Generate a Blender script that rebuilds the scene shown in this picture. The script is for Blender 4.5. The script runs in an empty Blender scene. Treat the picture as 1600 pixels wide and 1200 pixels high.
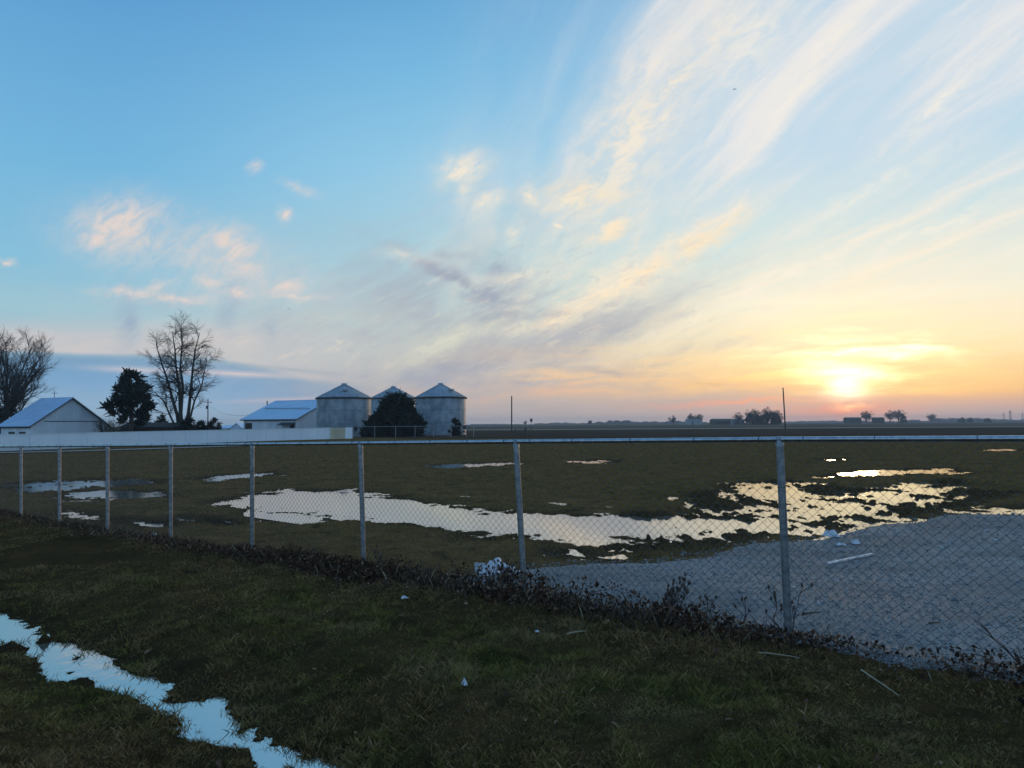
import bpy, bmesh, math, random
import numpy as np
from mathutils import Vector, Matrix

random.seed(7)
C = bpy.context.scene
COL = C.collection
R = math.radians

# ------------------------------------------------------------------ camera
EYE = Vector((0.0, 0.0, 1.75))
PITCH, ROLL, FPX = R(3.22), R(0.35), 1111.0
cam_d = bpy.data.cameras.new("camera")
cam_d.sensor_width = 36.0
cam_d.lens = 36.0 * FPX / 1600.0
cam_d.clip_start, cam_d.clip_end = 0.05, 20000.0
cam = bpy.data.objects.new("camera", cam_d)
COL.objects.link(cam)
CAM_ROT = Matrix.Rotation(R(90) + PITCH, 3, 'X') @ Matrix.Rotation(-ROLL, 3, 'Z')
cam.matrix_world = Matrix.Translation(EYE) @ CAM_ROT.to_4x4()
C.camera = cam
C.view_settings.view_transform = 'Standard'
C.view_settings.look = 'None'
C.view_settings.exposure = 0.0
C.view_settings.gamma = 1.0
C.cycles.max_bounces = 6
C.cycles.transparent_max_bounces = 8
C.cycles.volume_bounces = 0
C.cycles.sample_clamp_indirect = 4.0


def ray(px, py):
    """photo pixel -> world direction with y = 1"""
    d = CAM_ROT @ Vector(((px - 800.0) / FPX, (600.0 - py) / FPX, -1.0))
    return d / d.y


def at_y(px, py, y):
    d = ray(px, py)
    return EYE + d * y


def at_z(px, py, z):
    d = ray(px, py)
    return EYE + d * ((z - EYE.z) / d.z)


# ------------------------------------------------------------------ sun
SUN_DIR = ray(1322, 612).normalized()
SUN_EL, SUN_AZ = math.asin(SUN_DIR.z), math.atan2(SUN_DIR.x, SUN_DIR.y)
sun_d = bpy.data.lights.new("sun", 'SUN')
sun_d.energy = 0.25
sun_d.angle = R(4.0)
sun_d.color = (1.0, 0.62, 0.32)
sun_o = bpy.data.objects.new("sun", sun_d)
COL.objects.link(sun_o)
sun_o.rotation_euler = SUN_DIR.to_track_quat('Z', 'Y').to_euler()


def s2l(c):
    return tuple(((v / 255.0) / 12.92 if v <= 10 else ((v / 255.0 + 0.055) / 1.055) ** 2.4) for v in c)


# ------------------------------------------------------------------ node expressions
class X:
    """a socket with arithmetic"""
    def __init__(self, T, s):
        self.T, self.s = T, s

    def _m(self, op, *a, clamp=False):
        n = self.T.nodes.new('ShaderNodeMath')
        n.operation, n.use_clamp = op, clamp
        for i, v in enumerate((self,) + a):
            if isinstance(v, X):
                self.T.links.new(v.s, n.inputs[i])
            else:
                n.inputs[i].default_value = float(v)
        return X(self.T, n.outputs[0])

    def __add__(self, o): return self._m('ADD', o)
    __radd__ = __add__
    def __sub__(self, o): return self._m('SUBTRACT', o)
    def __rsub__(self, o): return (self * -1.0) + o
    def __mul__(self, o): return self._m('MULTIPLY', o)
    __rmul__ = __mul__
    def __truediv__(self, o): return self._m('DIVIDE', o)
    def pw(self, o): return self._m('POWER', o)
    def mx(self, o): return self._m('MAXIMUM', o)
    def mn(self, o): return self._m('MINIMUM', o)
    def sqrt(self): return self._m('SQRT')
    def exp(self): return self._m('EXPONENT')
    def cl(self): return self._m('ADD', 0.0, clamp=True)

    def st(self, a, b, lo=0.0, hi=1.0):
        n = self.T.nodes.new('ShaderNodeMapRange')
        n.interpolation_type = 'SMOOTHSTEP'
        self.T.links.new(self.s, n.inputs[0])
        for i, v in ((1, a), (2, b), (3, lo), (4, hi)):
            n.inputs[i].default_value = v
        return X(self.T, n.outputs[0])

    def ramp(self, stops):
        n = self.T.nodes.new('ShaderNodeValToRGB')
        el = n.color_ramp.elements
        while len(el) < len(stops):
            el.new(0.5)
        for e, (p, c) in zip(el, stops):
            e.position = p
            e.color = tuple(c) + (1.0,) if len(c) == 3 else c
        self.T.links.new(self.s, n.inputs[0])
        return X(self.T, n.outputs[0])


def vec(T, x, y, z):
    n = T.nodes.new('ShaderNodeCombineXYZ')
    for i, v in enumerate((x, y, z)):
        if isinstance(v, X):
            T.links.new(v.s, n.inputs[i])
        else:
            n.inputs[i].default_value = v
    return X(T, n.outputs[0])


def noise(T, v, scale=1.0, detail=3.0, rough=0.5, dist=0.0, color=False):
    n = T.nodes.new('ShaderNodeTexNoise')
    if v is not None:
        T.links.new(v.s, n.inputs['Vector'])
    n.inputs['Scale'].default_value = scale
    n.inputs['Detail'].default_value = detail
    n.inputs['Roughness'].default_value = rough
    n.inputs['Distortion'].default_value = dist
    return X(T, n.outputs['Color' if color else 'Fac'])


def mixc(T, f, a, b, mode='MIX'):
    n = T.nodes.new('ShaderNodeMix')
    n.data_type, n.blend_type = 'RGBA', mode
    n.clamp_factor = True
    for i, v in ((0, f), (6, a), (7, b)):
        if isinstance(v, X):
            T.links.new(v.s, n.inputs[i])
        elif isinstance(v, (int, float)):
            n.inputs[i].default_value = v
        else:
            n.inputs[i].default_value = tuple(v) + (1.0,)
    return X(T, n.outputs[2])


# ------------------------------------------------------------------ world: dusk sky with cirrus
def build_sky():
    w = bpy.data.worlds.new("World")
    C.world = w
    w.use_nodes = True
    w.cycles.sampling_method = 'MANUAL'
    w.cycles.sample_map_resolution = 512
    T = w.node_tree
    T.nodes.clear()
    out = T.nodes.new('ShaderNodeOutputWorld')
    bg = T.nodes.new('ShaderNodeBackground')
    T.links.new(bg.outputs[0], out.inputs[0])
    tc = T.nodes.new('ShaderNodeTexCoord')
    sp = T.nodes.new('ShaderNodeSeparateXYZ')
    T.links.new(tc.outputs['Generated'], sp.inputs[0])
    Dx, Dy, Dz = (X(T, sp.outputs[i]) for i in range(3))
    Dz = Dz.mx(0.0)
    hyp = (Dx * Dx + Dy * Dy).sqrt().mx(0.02)
    E = Dz / hyp                        # tangent of elevation
    dyf = Dy.mx(0.15)
    P, Q = Dx / dyf, Dz / dyf           # direction towards the west, in tangents
    front = Dy.st(-0.1, 0.5)
    K = FPX

    def pq(px, py):
        d = ray(px, py)
        return d.x, d.z

    wn = noise(T, vec(T, P, Q, 0.3), 5.0, 4.0, 0.55, color=True)
    wsep = T.nodes.new('ShaderNodeSeparateColor')
    T.links.new(wn.s, wsep.inputs[0])
    w1, w2 = X(T, wsep.outputs[0]) - 0.5, X(T, wsep.outputs[1]) - 0.5
    wh = noise(T, vec(T, P * 1.0, Q * 1.5, 7.3), 22.0, 4.0, 0.6, color=True)
    wsh = T.nodes.new('ShaderNodeSeparateColor')
    T.links.new(wh.s, wsh.inputs[0])
    h1, h2 = X(T, wsh.outputs[0]) - 0.5, X(T, wsh.outputs[1]) - 0.5
    Pw, Qw = P + w1 * 0.06 + h1 * 0.035, Q + w2 * 0.04 + h2 * 0.030

    PQw, PQn = vec(T, Pw, Qw, 0.0), vec(T, P, Q, 0.0)

    def blob(px, py, rx, ry, ang=0.0, warp=True):
        a, b = pq(px, py)
        m = T.nodes.new('ShaderNodeMapping')
        m.vector_type = 'TEXTURE'
        m.inputs['Location'].default_value = (a, b, 0.0)
        m.inputs['Rotation'].default_value = (0.0, 0.0, R(ang))
        m.inputs['Scale'].default_value = (2.3 * rx / K, 2.3 * ry / K, 1.0)
        T.links.new((PQw if warp else PQn).s, m.inputs['Vector'])
        g = T.nodes.new('ShaderNodeTexGradient')
        g.gradient_type = 'QUADRATIC_SPHERE'
        T.links.new(m.outputs[0], g.inputs[0])
        return X(T, g.outputs['Fac'])

    col = lambda *c: s2l(c)
    # --- base gradients
    def grad(stops, src):
        return (src * (1.0 / 0.62)).ramp([(max(0.0, t / 0.62), s2l(c)) for t, c in stops])
    n_low = noise(T, vec(T, P * 2.0, Q * 11.0, 0.0), 2.0, 4.0, 0.55) - 0.5
    Eg = E + n_low * 0.03 * E.st(0.0, 0.06)
    left = grad([(0.0, (168, 186, 200)), (.02, (148, 180, 205)), (.05, (122, 166, 203)), (.095, (160, 188, 203)),
                 (.14, (158, 198, 212)), (.20, (136, 192, 220)), (.33, (116, 182, 222)), (.51, (98, 163, 213)),
                 (.62, (84, 148, 204))], Eg)
    mid = grad([(0.0, (178, 183, 188)), (.03, (188, 187, 188)), (.056, (198, 190, 184)), (.10, (188, 194, 196)),
                (.146, (190, 208, 208)), (.236, (176, 212, 222)), (.36, (150, 204, 232)), (.51, (120, 185, 225)),
                (.62, (104, 170, 216))], Eg)
    right = grad([(0.0, (182, 172, 174)), (.018, (204, 172, 160)), (.035, (242, 190, 138)), (.07, (252, 216, 156)),
                  (.11, (253, 237, 196)), (.16, (244, 242, 222)), (.24, (206, 229, 230)), (.36, (182, 216, 236)),
                  (.51, (178, 212, 234)), (.62, (160, 202, 230))], Eg)
    base = mixc(T, P.st(-0.62, -0.05), left, mid)
    base = mixc(T, (P + w1 * 0.1).st(-0.02, 0.40), base, right)

    # --- blue band low on the left, under a crisp slanting cloud edge
    p0 = pq(100, 552)
    edge = Q * -1.0 + p0[1] - (P - p0[0]) * 0.035 - P.st(-0.45, -0.23, 0.0, 0.031)
    edge = edge + (noise(T, vec(T, P * 7.0, 0.0, 0.0), 1.0, 3.0) - 0.5) * 0.008
    band = edge.st(-0.004, 0.009) * P.st(-0.28, -0.16, 1.0, 0.0)
    cream_l = edge.st(0.004, -0.004) * Q.st(0.165, 0.12) * P.st(-0.1, -0.45)
    base = mixc(T, cream_l * (n_low * 2.0 + 0.85).cl() * 0.9, base, col(212, 203, 202))
    blue = (edge * 9.0).cl().ramp([(0.0, col(122, 160, 192)), (.30, col(120, 166, 206)), (.65, col(148, 182, 210)),
                                   (1.0, col(168, 188, 204))])
    base = mixc(T, band * 0.92, base, blue)

    sky = base
    # --- cloud plane coordinates for the fanned cirrus
    den = Dz + 0.05
    U, Vv = Dx / den, Dy / den
    a0 = R(-8.0)
    ac = U * math.cos(a0) - Vv * math.sin(a0)
    al = U * math.sin(a0) + Vv * math.cos(a0)
    wv = noise(T, vec(T, ac * 0.7, al * 0.5, 3.0), 1.0, 3.0, 0.55) - 0.5
    acw = ac + wv * 0.55
    st1 = noise(T, vec(T, acw * 3.2, al * 0.42, 1.0), 1.0, 6.0, 0.58, 0.25)
    st2 = noise(T, vec(T, acw * 9.0, al * 0.9, 5.0), 1.0, 5.0, 0.6, 0.3)
    st3 = noise(T, vec(T, acw * 22.0 + h1 * 2.0, al * 2.2, 8.0), 1.0, 4.0, 0.6, 0.3)
    streak = (st1 * 0.62 + st2 * 0.28 + st3 * 0.10)
    region = (ac + wv * 0.3).st(-0.02, 0.62) * front * Q.st(0.03, 0.16)
    veil = region * (streak.st(0.36, 0.66) * 0.8 + 0.15)
    sky = mixc(T, veil * 0.62, sky, mixc(T, Q.st(0.12, 0.42), col(252, 238, 208), col(236, 232, 232)))
    crisp = region * streak.st(0.50, 0.66) * Q.st(0.05, 0.2)
    sky = mixc(T, crisp * 0.7, sky, mixc(T, Q.st(0.15, 0.45), col(253, 240, 214), col(244, 238, 232)))
    # edge of the veil to the left is thin
    fine = noise(T, vec(T, (P * 0.82 + Q * 0.57) * 16.0, (Q * 0.82 - P * 0.57) * 34.0, 2.0), 1.5, 6.0, 0.66, 0.8)
    finef = fine.st(0.36, 0.62)

    coarse = noise(T, vec(T, (P * 0.9 + Q * 0.43) * 9.0, (Q * 0.9 - P * 0.43) * 26.0, 6.0), 1.0, 6.0, 0.6, 0.7).st(0.34, 0.64)

    def puffs(lst, c, k, soft=0.25, nz=None):
        nonlocal sky
        m = None
        for b in lst:
            bb = blob(*b[:4], *(b[4:5] or (0.0,))) * (b[5] if len(b) > 5 else 1.0)
            m = bb if m is None else m.mx(bb)
        m = (m * (1.05 - soft) + m * ((nz or finef) - 0.35) * (0.4 + 3.6 * soft)).cl()
        sky = mixc(T, m * k, sky, col(*c))

    # soft grey-blue haze clouds, centre and left
    puffs([(640, 470, 170, 95, 0, .6), (720, 440, 130, 20, -28), (760, 470, 90, 40, -30, .8), (800, 500, 90, 18, 8), (870, 535, 170, 30, 22),
           (690, 585, 230, 40, 10, 1.0), (760, 555, 200, 40, 16, .95), (600, 612, 160, 26, 0, .8), (945, 577, 60, 9, -4), (760, 455, 60, 40, 0, .8),
           (560, 520, 130, 20, -10, .6), (950, 510, 160, 16, 26, .7), (820, 600, 200, 18, 4, .7),
           (860, 606, 60, 10, -3, .8), (690, 395, 90, 14, -12, .5), (1010, 560, 130, 12, 10, .6)], (166, 173, 188), 0.88, 0.22, coarse)
    puffs([(610, 545, 230, 34, 4), (520, 500, 160, 26, 0, .7), (420, 540, 150, 24, 0, .6)], (206, 207, 198), 0.45, 0.15, coarse)
    puffs([(690, 538, 85, 15, 30), (770, 505, 70, 10, 24, .6)], (226, 226, 204), 0.6, 0.15, coarse)
    puffs([(197, 500, 14, 42, 0), (366, 480, 15, 40, -8), (250, 478, 70, 14, 0, .5), (430, 520, 26, 34, 0, .5)],
          (150, 172, 196), 0.8, 0.12)
    puffs([(200, 372, 95, 50, -12), (350, 415, 150, 55, -18, .9), (330, 470, 190, 26, 0, .8), (730, 285, 80, 60, 20, .6), (830, 320, 120, 50, 20, .5)],
          (196, 206, 212), 0.62, 0.12)
    # warm pale puffs
    puffs([(190, 348, 52, 36, 10), (160, 372, 28, 16), (200, 335, 30, 14, 15), (225, 372, 50, 22, -20, .6), (355, 385, 46, 26, -25),
           (375, 415, 55, 16, -30, .8), (320, 400, 140, 40, -18, .35), (330, 445, 24, 12, -20, .7),
           (375, 462, 26, 9, 0, .8), (205, 462, 48, 9, -10, .7), (245, 455, 30, 7, 18, .7), (280, 477, 50, 6, 2, .8),
           (448, 452, 28, 14, 0, .9), (470, 468, 36, 6, 0, .8), (443, 333, 9, 11, 0), (400, 263, 10, 8, 0, .8),
           (468, 290, 22, 9, -20, .45), (5, 409, 14, 5, 0), (260, 340, 8, 18, 0, .35)], (232, 215, 206), 0.88, 0.13)
    puffs([(726, 268, 36, 22, 25), (705, 262, 14, 18, 0, .7), (730, 300, 16, 30, 0, .5), (770, 320, 26, 12, 35, .8),
           (832, 310, 12, 16, 20, .9), (800, 372, 10, 24, -25, .8), (885, 318, 44, 18, 10), (925, 295, 34, 24, 40, .9),
           (872, 351, 12, 6), (965, 352, 28, 11, 30), (1050, 130, 50, 16, 58, .9), (1030, 190, 80, 22, 62, .6),
           (1035, 185, 40, 10, 50, .8), (985, 215, 200, 62, 61, .75), (1120, 60, 120, 60, 55, .5), (1060, 375, 70, 12, 32, .8), (985, 435, 120, 20, 27), (905, 478, 90, 14, 20, .9),
           (800, 432, 60, 8, 10, .8), (1110, 350, 60, 10, 30, .8), (640, 400, 40, 10, -8, .45)], (254, 238, 214), 0.8, 0.14)
    puffs([(930, 470, 70, 13, 24), (880, 487, 60, 10, 18), (1010, 425, 80, 16, 32), (1090, 375, 70, 16, 30), (1120, 355, 40, 12, 26, .8),
           (905, 303, 60, 20, 0, .8), (960, 360, 30, 10, 28)], (255, 232, 196), 0.7, 0.16)
    ftx = noise(T, vec(T, (P * 0.93 + Q * 0.36) * 24.0 + h1 * 2.0, (Q * 0.93 - P * 0.36) * 80.0, 9.0), 1.0, 6.0, 0.66, 0.5)
    cen = (blob(820, 500, 260, 105, 10) .mx(blob(960, 580, 260, 40, 4))).mx(blob(560, 540, 240, 50, 0) * .7)
    cen = (cen * 1.6).cl()
    sky = mixc(T, cen * ftx.st(0.50, 0.66) * 0.38, sky, col(172, 176, 190))
    sky = mixc(T, cen * ftx.st(0.46, 0.32) * 0.34, sky, col(250, 232, 208))
    puffs([(735, 448, 80, 9, -30), (765, 470, 60, 10, -12, .9), (800, 492, 70, 7, 4), (770, 420, 26, 22, 60, .7), (720, 575, 170, 20, 14, .8), (880, 560, 150, 14, 22, .8),
           (800, 600, 120, 9, 3, .7), (945, 577, 52, 8, -6), (850, 612, 60, 7, 0, .7)], (152, 162, 182), 0.6, 0.18)
    # a pale long-strand group at the right
    puffs([(1200, 440, 260, 14, 24, .7), (1440, 365, 200, 12, 22, .8), (1300, 60, 120, 14, 48, .7),
           (1460, 170, 110, 13, 40, .8), (1350, 300, 160, 12, 28, .6), (1560, 400, 120, 10, 18, .6),
           (1230, 480, 60, 5, 22, .8), (1250, 140, 130, 16, 52, .6), (1180, 60, 90, 40, 55, .6)], (250, 242, 226), 0.6)

    # --- warm low clouds
    bandn = noise(T, vec(T, (P + w1 * .05) * 5.0, (Q - P * 0.03 + w2 * .02) * 46.0, 4.0), 1.0, 5.0, 0.6, 0.3)
    bf = bandn.st(0.36, 0.66)
    warm = blob(960, 588, 330, 45, 4) * P.st(-0.25, 0.05)
    sky = mixc(T, warm * (bf * 0.8 + 0.1), sky, col(248, 204, 158))
    sky = mixc(T, blob(800, 612, 220, 12, 2) * (bf * .8 + .1), sky, col(240, 190, 160))
    sky = mixc(T, blob(1120, 600, 170, 8, -2) * 0.6 * bf, sky, col(252, 206, 150))
    low = (Q.st(0.062, 0.02)) * P.st(-0.35, 0.0)
    lowline = blob(1090, 628, 240, 20, 1) .mx(blob(840, 640, 200, 22, 0) * .8).mx(blob(1470, 646, 260, 9, 0) * .6)
    sky = mixc(T, (lowline * 1.5).cl() * 0.85, sky, col(184, 174, 174))
    sky = mixc(T, low * 0.25, sky, col(184, 178, 178))
    sky = mixc(T, blob(1150, 629, 110, 4.5, 1), sky, col(240, 168, 144))
    sky = mixc(T, blob(935, 578, 46, 6, -4) * .8, sky, col(172, 170, 180))
    sky = mixc(T, blob(1100, 599, 30, 3, 2) * .7, sky, col(190, 160, 140))
    # left pink streaks
    sky = mixc(T, blob(210, 578, 60, 4.5, -3, False) * .8, sky, col(214, 206, 208))
    sky = mixc(T, blob(370, 584, 90, 4.0, -3, False) * .9, sky, col(222, 206, 206))
    sky = mixc(T, blob(450, 624, 90, 3.0, 2, False) * .7, sky, col(206, 192, 200))
    sky = mixc(T, blob(460, 578, 90, 3.0, -6, False) * .5, sky, col(150, 168, 184))

    # --- glow of the setting sun
    sx, sy = pq(1322, 606)
    dx, dy = P - sx + w1 * 0.02 + h1 * 0.022, Q - sy + w2 * 0.016 + h2 * 0.016
    r1 = ((dx * (K / 23.0)) * (dx * (K / 23.0)) + (dy * (K / 19.0)) * (dy * (K / 19.0)))
    core = (r1 * -0.55).exp() * (Q - w2 * 0.02 - h2 * 0.02).st(pq(1322, 633)[1], pq(1322, 615)[1])
    core = core.mx(blob(1318, 588, 44, 15, 0) * 0.7) * (bf * 0.55 + 0.62)
    r2 = ((dx * (K / 85.0)) * (dx * (K / 85.0)) + (dy * (K / 52.0)) * (dy * (K / 52.0))).sqrt()
    halo = (r2 * -1.0).exp()
    r3 = ((dx * (K / 330.0)) * (dx * (K / 330.0)) + ((dy - .022) * (K / 66.0)) * ((dy - .022) * (K / 66.0)))
    wide = (r3 * -1.0).exp() * front
    above = Q.st(0.022, 0.05)
    sky = mixc(T, wide * above * (bf * 0.5 + 0.35), sky, mixc(T, Q.st(0.03, 0.12), col(252, 202, 122), col(255, 242, 188)))
    strips = (blob(1330, 549, 95, 9, 5).mx(blob(1290, 541, 90, 8, 8)).mx(blob(1385, 553, 70, 11, 0))
              .mx(blob(1400, 535, 70, 8, -14)).mx(blob(1320, 571, 90, 8, 2)).mx(blob(1340, 588, 60, 10, 0))
              .mx(blob(1240, 536, 70, 5, 6) * .8).mx(blob(1430, 545, 60, 6, -8) * .8))
    strips = strips * (bf * 1.25 + 0.05)
    add = mixc(T, 1.0, (0, 0, 0), (0, 0, 0))

    def addc(f, c):
        nonlocal sky
        k = mixc(T, 1.0, vec(T, f * c[0], f * c[1], f * c[2]), (1, 1, 1), 'MULTIPLY')
        n = T.nodes.new('ShaderNodeMix')
        n.data_type, n.blend_type, n.clamp_factor = 'RGBA', 'ADD', False
        n.inputs[0].default_value = 1.0
        T.links.new(sky.s, n.inputs[6])
        T.links.new(k.s, n.inputs[7])
        sky = X(T, n.outputs[2])
    addc(strips, (0.70, 0.66, 0.50))
    addc(halo * above * front * (bf * .9 + .3), (0.85, 0.58, 0.16))
    addc(core * front, (1.25, 1.1, 0.85))
    sky = mixc(T, blob(1312, 643, 80, 11, 3, True) * .8, sky, col(250, 150, 124))
    addc(blob(1326, 637, 20, 5, 6, True), (0.9, 0.45, 0.12))
    sky = mixc(T, blob(1330, 520, 60, 60, 0) * .25, sky, col(255, 246, 190))

    # --- the rest of the sky, away from the sunset
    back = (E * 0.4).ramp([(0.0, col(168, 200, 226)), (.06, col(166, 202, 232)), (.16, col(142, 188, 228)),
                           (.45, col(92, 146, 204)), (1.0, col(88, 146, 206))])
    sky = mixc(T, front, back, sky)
    # --- physical dusk sky contributes its share
    nis = T.nodes.new('ShaderNodeTexSky')
    nis.sky_type = 'NISHITA'
    nis.sun_disc = False
    nis.sun_elevation = SUN_EL
    nis.sun_rotation = SUN_AZ
    nis.altitude = 120.0
    nb = T.nodes.new('ShaderNodeBackground')
    T.links.new(nis.outputs[0], nb.inputs[0])
    nb.inputs[1].default_value = 0.05
    mx = T.nodes.new('ShaderNodeMixShader')
    mx.inputs[0].default_value = 0.12
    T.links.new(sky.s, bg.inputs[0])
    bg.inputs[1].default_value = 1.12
    T.links.new(bg.outputs[0], mx.inputs[1])
    T.links.new(nb.outputs[0], mx.inputs[2])
    T.links.new(mx.outputs[0], out.inputs[0])


build_sky()


# ------------------------------------------------------------------ helpers
def tag(o, label=None, cat=None, group=None, kind=None):
    for k, v in (('label', label), ('category', cat), ('group', group), ('kind', kind)):
        if v:
            o[k] = v
    return o


def link(name, me, mat=None, parent=None, loc=(0, 0, 0), rz=0.0):
    o = bpy.data.objects.new(name, me)
    COL.objects.link(o)
    o.location = loc
    o.rotation_euler = (0, 0, rz)
    if mat is not None and me is not None and not me.materials:
        me.materials.append(mat)
    if parent is not None:
        o.parent = parent
    return o


def np_mesh(name, V, F, smooth=False, attrs=None):
    """V (n,3), F (m,k) of one face size"""
    V = np.asarray(V, dtype=np.float32)
    F = np.asarray(F, dtype=np.int32)
    k = F.shape[1]
    me = bpy.data.meshes.new(name)
    me.vertices.add(len(V))
    me.vertices.foreach_set('co', V.ravel())
    me.loops.add(F.size)
    me.loops.foreach_set('vertex_index', F.ravel())
    me.polygons.add(len(F))
    me.polygons.foreach_set('loop_start', np.arange(0, F.size, k, dtype=np.int32))
    me.polygons.foreach_set('loop_total', np.full(len(F), k, dtype=np.int32))
    if smooth:
        me.polygons.foreach_set('use_smooth', np.ones(len(F), dtype=bool))
    for an, av in (attrs or {}).items():
        a = me.attributes.new(an, 'FLOAT', 'POINT')
        a.data.foreach_set('value', np.asarray(av, dtype=np.float32))
    me.update(calc_edges=True)
    me.validate()
    return me


class MB:
    """collects shapes into one mesh"""
    def __init__(self):
        self.v, self.f, self.sm = [], [], []

    def add(self, vs, fs, smooth=False):
        b = len(self.v)
        self.v += [tuple(p) for p in vs]
        self.f += [tuple(i + b for i in f) for f in fs]
        self.sm += [smooth] * len(fs)

    def box(self, x0, x1, y0, y1, z0, z1):
        self.add([(x0, y0, z0), (x1, y0, z0), (x1, y1, z0), (x0, y1, z0), (x0, y0, z1), (x1, y0, z1), (x1, y1, z1), (x0, y1, z1)],
                 [(0, 3, 2, 1), (4, 5, 6, 7), (0, 1, 5, 4), (1, 2, 6, 5), (2, 3, 7, 6), (3, 0, 4, 7)])

    def slab(self, quad, n, t):
        """a quad given thickness t along -n"""
        q = [Vector(p) for p in quad]
        d = Vector(n).normalized() * -t
        self.add(q + [p + d for p in q], [(0, 1, 2, 3), (7, 6, 5, 4), (0, 4, 5, 1), (1, 5, 6, 2), (2, 6, 7, 3), (3, 7, 4, 0)])

    def tube(self, pts, rad, n=8, cap=True, smooth=True):
        pts = [Vector(p) for p in pts]
        if not hasattr(rad, '__len__'):
            rad = [rad] * len(pts)
        vs, fs = [], []
        ref = None
        for i, p in enumerate(pts):
            t = (pts[min(i + 1, len(pts) - 1)] - pts[max(i - 1, 0)]).normalized()
            if ref is None:
                ref = Vector((1, 0, 0)) if abs(t.x) < 0.8 else Vector((0, 1, 0))
            a = (ref - t * ref.dot(t)).normalized()
            ref = a
            b = t.cross(a)
            for k in range(n):
                w = 2 * math.pi * k / n
                vs.append(p + (a * math.cos(w) + b * math.sin(w)) * rad[i])
        for i in range(len(pts) - 1):
            for k in range(n):
                fs.append((i * n + k, i * n + (k + 1) % n, (i + 1) * n + (k + 1) % n, (i + 1) * n + k))
        self.add(vs, fs, smooth)
        if cap:
            self.add([vs[k] for k in range(n)], [tuple(reversed(range(n)))])
            self.add([vs[-n + k] for k in range(n)], [tuple(range(n))])

    def lathe(self, prof, n=32, c=(0, 0, 0), smooth=True, a0=0.0):
        vs, fs = [], []
        for r, z in prof:
            for k in range(n):
                w = a0 + 2 * math.pi * k / n
                vs.append((c[0] + r * math.cos(w), c[1] + r * math.sin(w), c[2] + z))
        for i in range(len(prof) - 1):
            for k in range(n):
                fs.append((i * n + k, i * n + (k + 1) % n, (i + 1) * n + (k + 1) % n, (i + 1) * n + k))
        self.add(vs, fs, smooth)

    def mesh(self, name):
        me = bpy.data.meshes.new(name)
        me.from_pydata(self.v, [], self.f)
        me.polygons.foreach_set('use_smooth', np.array(self.sm, dtype=bool))
        me.update()
        return me

    def build(self, name, mat, parent=None, loc=(0, 0, 0), rz=0.0):
        return link(name, self.mesh(name), mat, parent, loc, rz)


def empty(name, loc, rz=0.0):
    return link(name, None, None, None, loc, rz)


def copy_tree(o, parent=None):
    c = o.copy()
    COL.objects.link(c)
    if parent is not None:
        c.parent = parent
    for ch in list(o.children):
        copy_tree(ch, c)
    return c


# ------------------------------------------------------------------ numpy noise
def _hash(ix, iy, seed):
    h = (ix.astype(np.int64) * 374761393 + iy.astype(np.int64) * 668265263 + seed * 974634777) & 0xffffffff
    h = ((h ^ (h >> 13)) * 1274126177) & 0xffffffff
    h = h ^ (h >> 16)
    return (h & 0xffff) / 65535.0


def vnoise(x, y, seed=0):
    ix, iy = np.floor(x), np.floor(y)
    fx, fy = x - ix, y - iy
    fx, fy = fx * fx * (3 - 2 * fx), fy * fy * (3 - 2 * fy)
    a, b = _hash(ix, iy, seed), _hash(ix + 1, iy, seed)
    c, d = _hash(ix, iy + 1, seed), _hash(ix + 1, iy + 1, seed)
    return (a * (1 - fx) + b * fx) * (1 - fy) + (c * (1 - fx) + d * fx) * fy - 0.5


def fbm(x, y, octv=4, seed=0, gain=0.5):
    s, a = 0.0, 1.0
    for k in range(octv):
        s = s + a * vnoise(x * 2.03 ** k + 17.3 * k, y * 2.03 ** k - 9.1 * k, seed + k)
        a *= gain
    return s


def sstep(a, b, x):
    t = np.clip((x - a) / (b - a), 0, 1)
    return t * t * (3 - 2 * t)


# ------------------------------------------------------------------ fence line and terrain
FN = Vector((-0.6126, -0.7904, 0.0))         # from the fence towards the camera
FU = Vector((-0.7904, 0.6126, 0.0))          # along the fence to the left
F0 = Vector((0.0, 7.12, 0.0))


def fence_d(x, y):
    return (x - F0.x) * FN.x + (y - F0.y) * FN.y


def softx(x):
    return np.clip(x, -14.0, 6.0)


def base_h(x, y):
    d = fence_d(x, y)
    line = 0.015 + 0.0206 * softx(x)
    field = -0.05 - 0.45 * sstep(-9.0, -42.0, x) * (1 - sstep(52.0, 92.0, y))
    w = sstep(-0.6, -3.4, d)
    h = line * (1 - w) + field * w
    h = h - 0.16 * np.exp(-((d - 3.05) / 0.80) ** 2) + 0.05 * np.exp(-((d - 0.25) / 0.45) ** 2)
    h = h + sstep(3.6, 7.0, d) * 0.08
    far = sstep(200.0, 900.0, y)
    return h * (1 - far) + 0.0 * far


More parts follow.
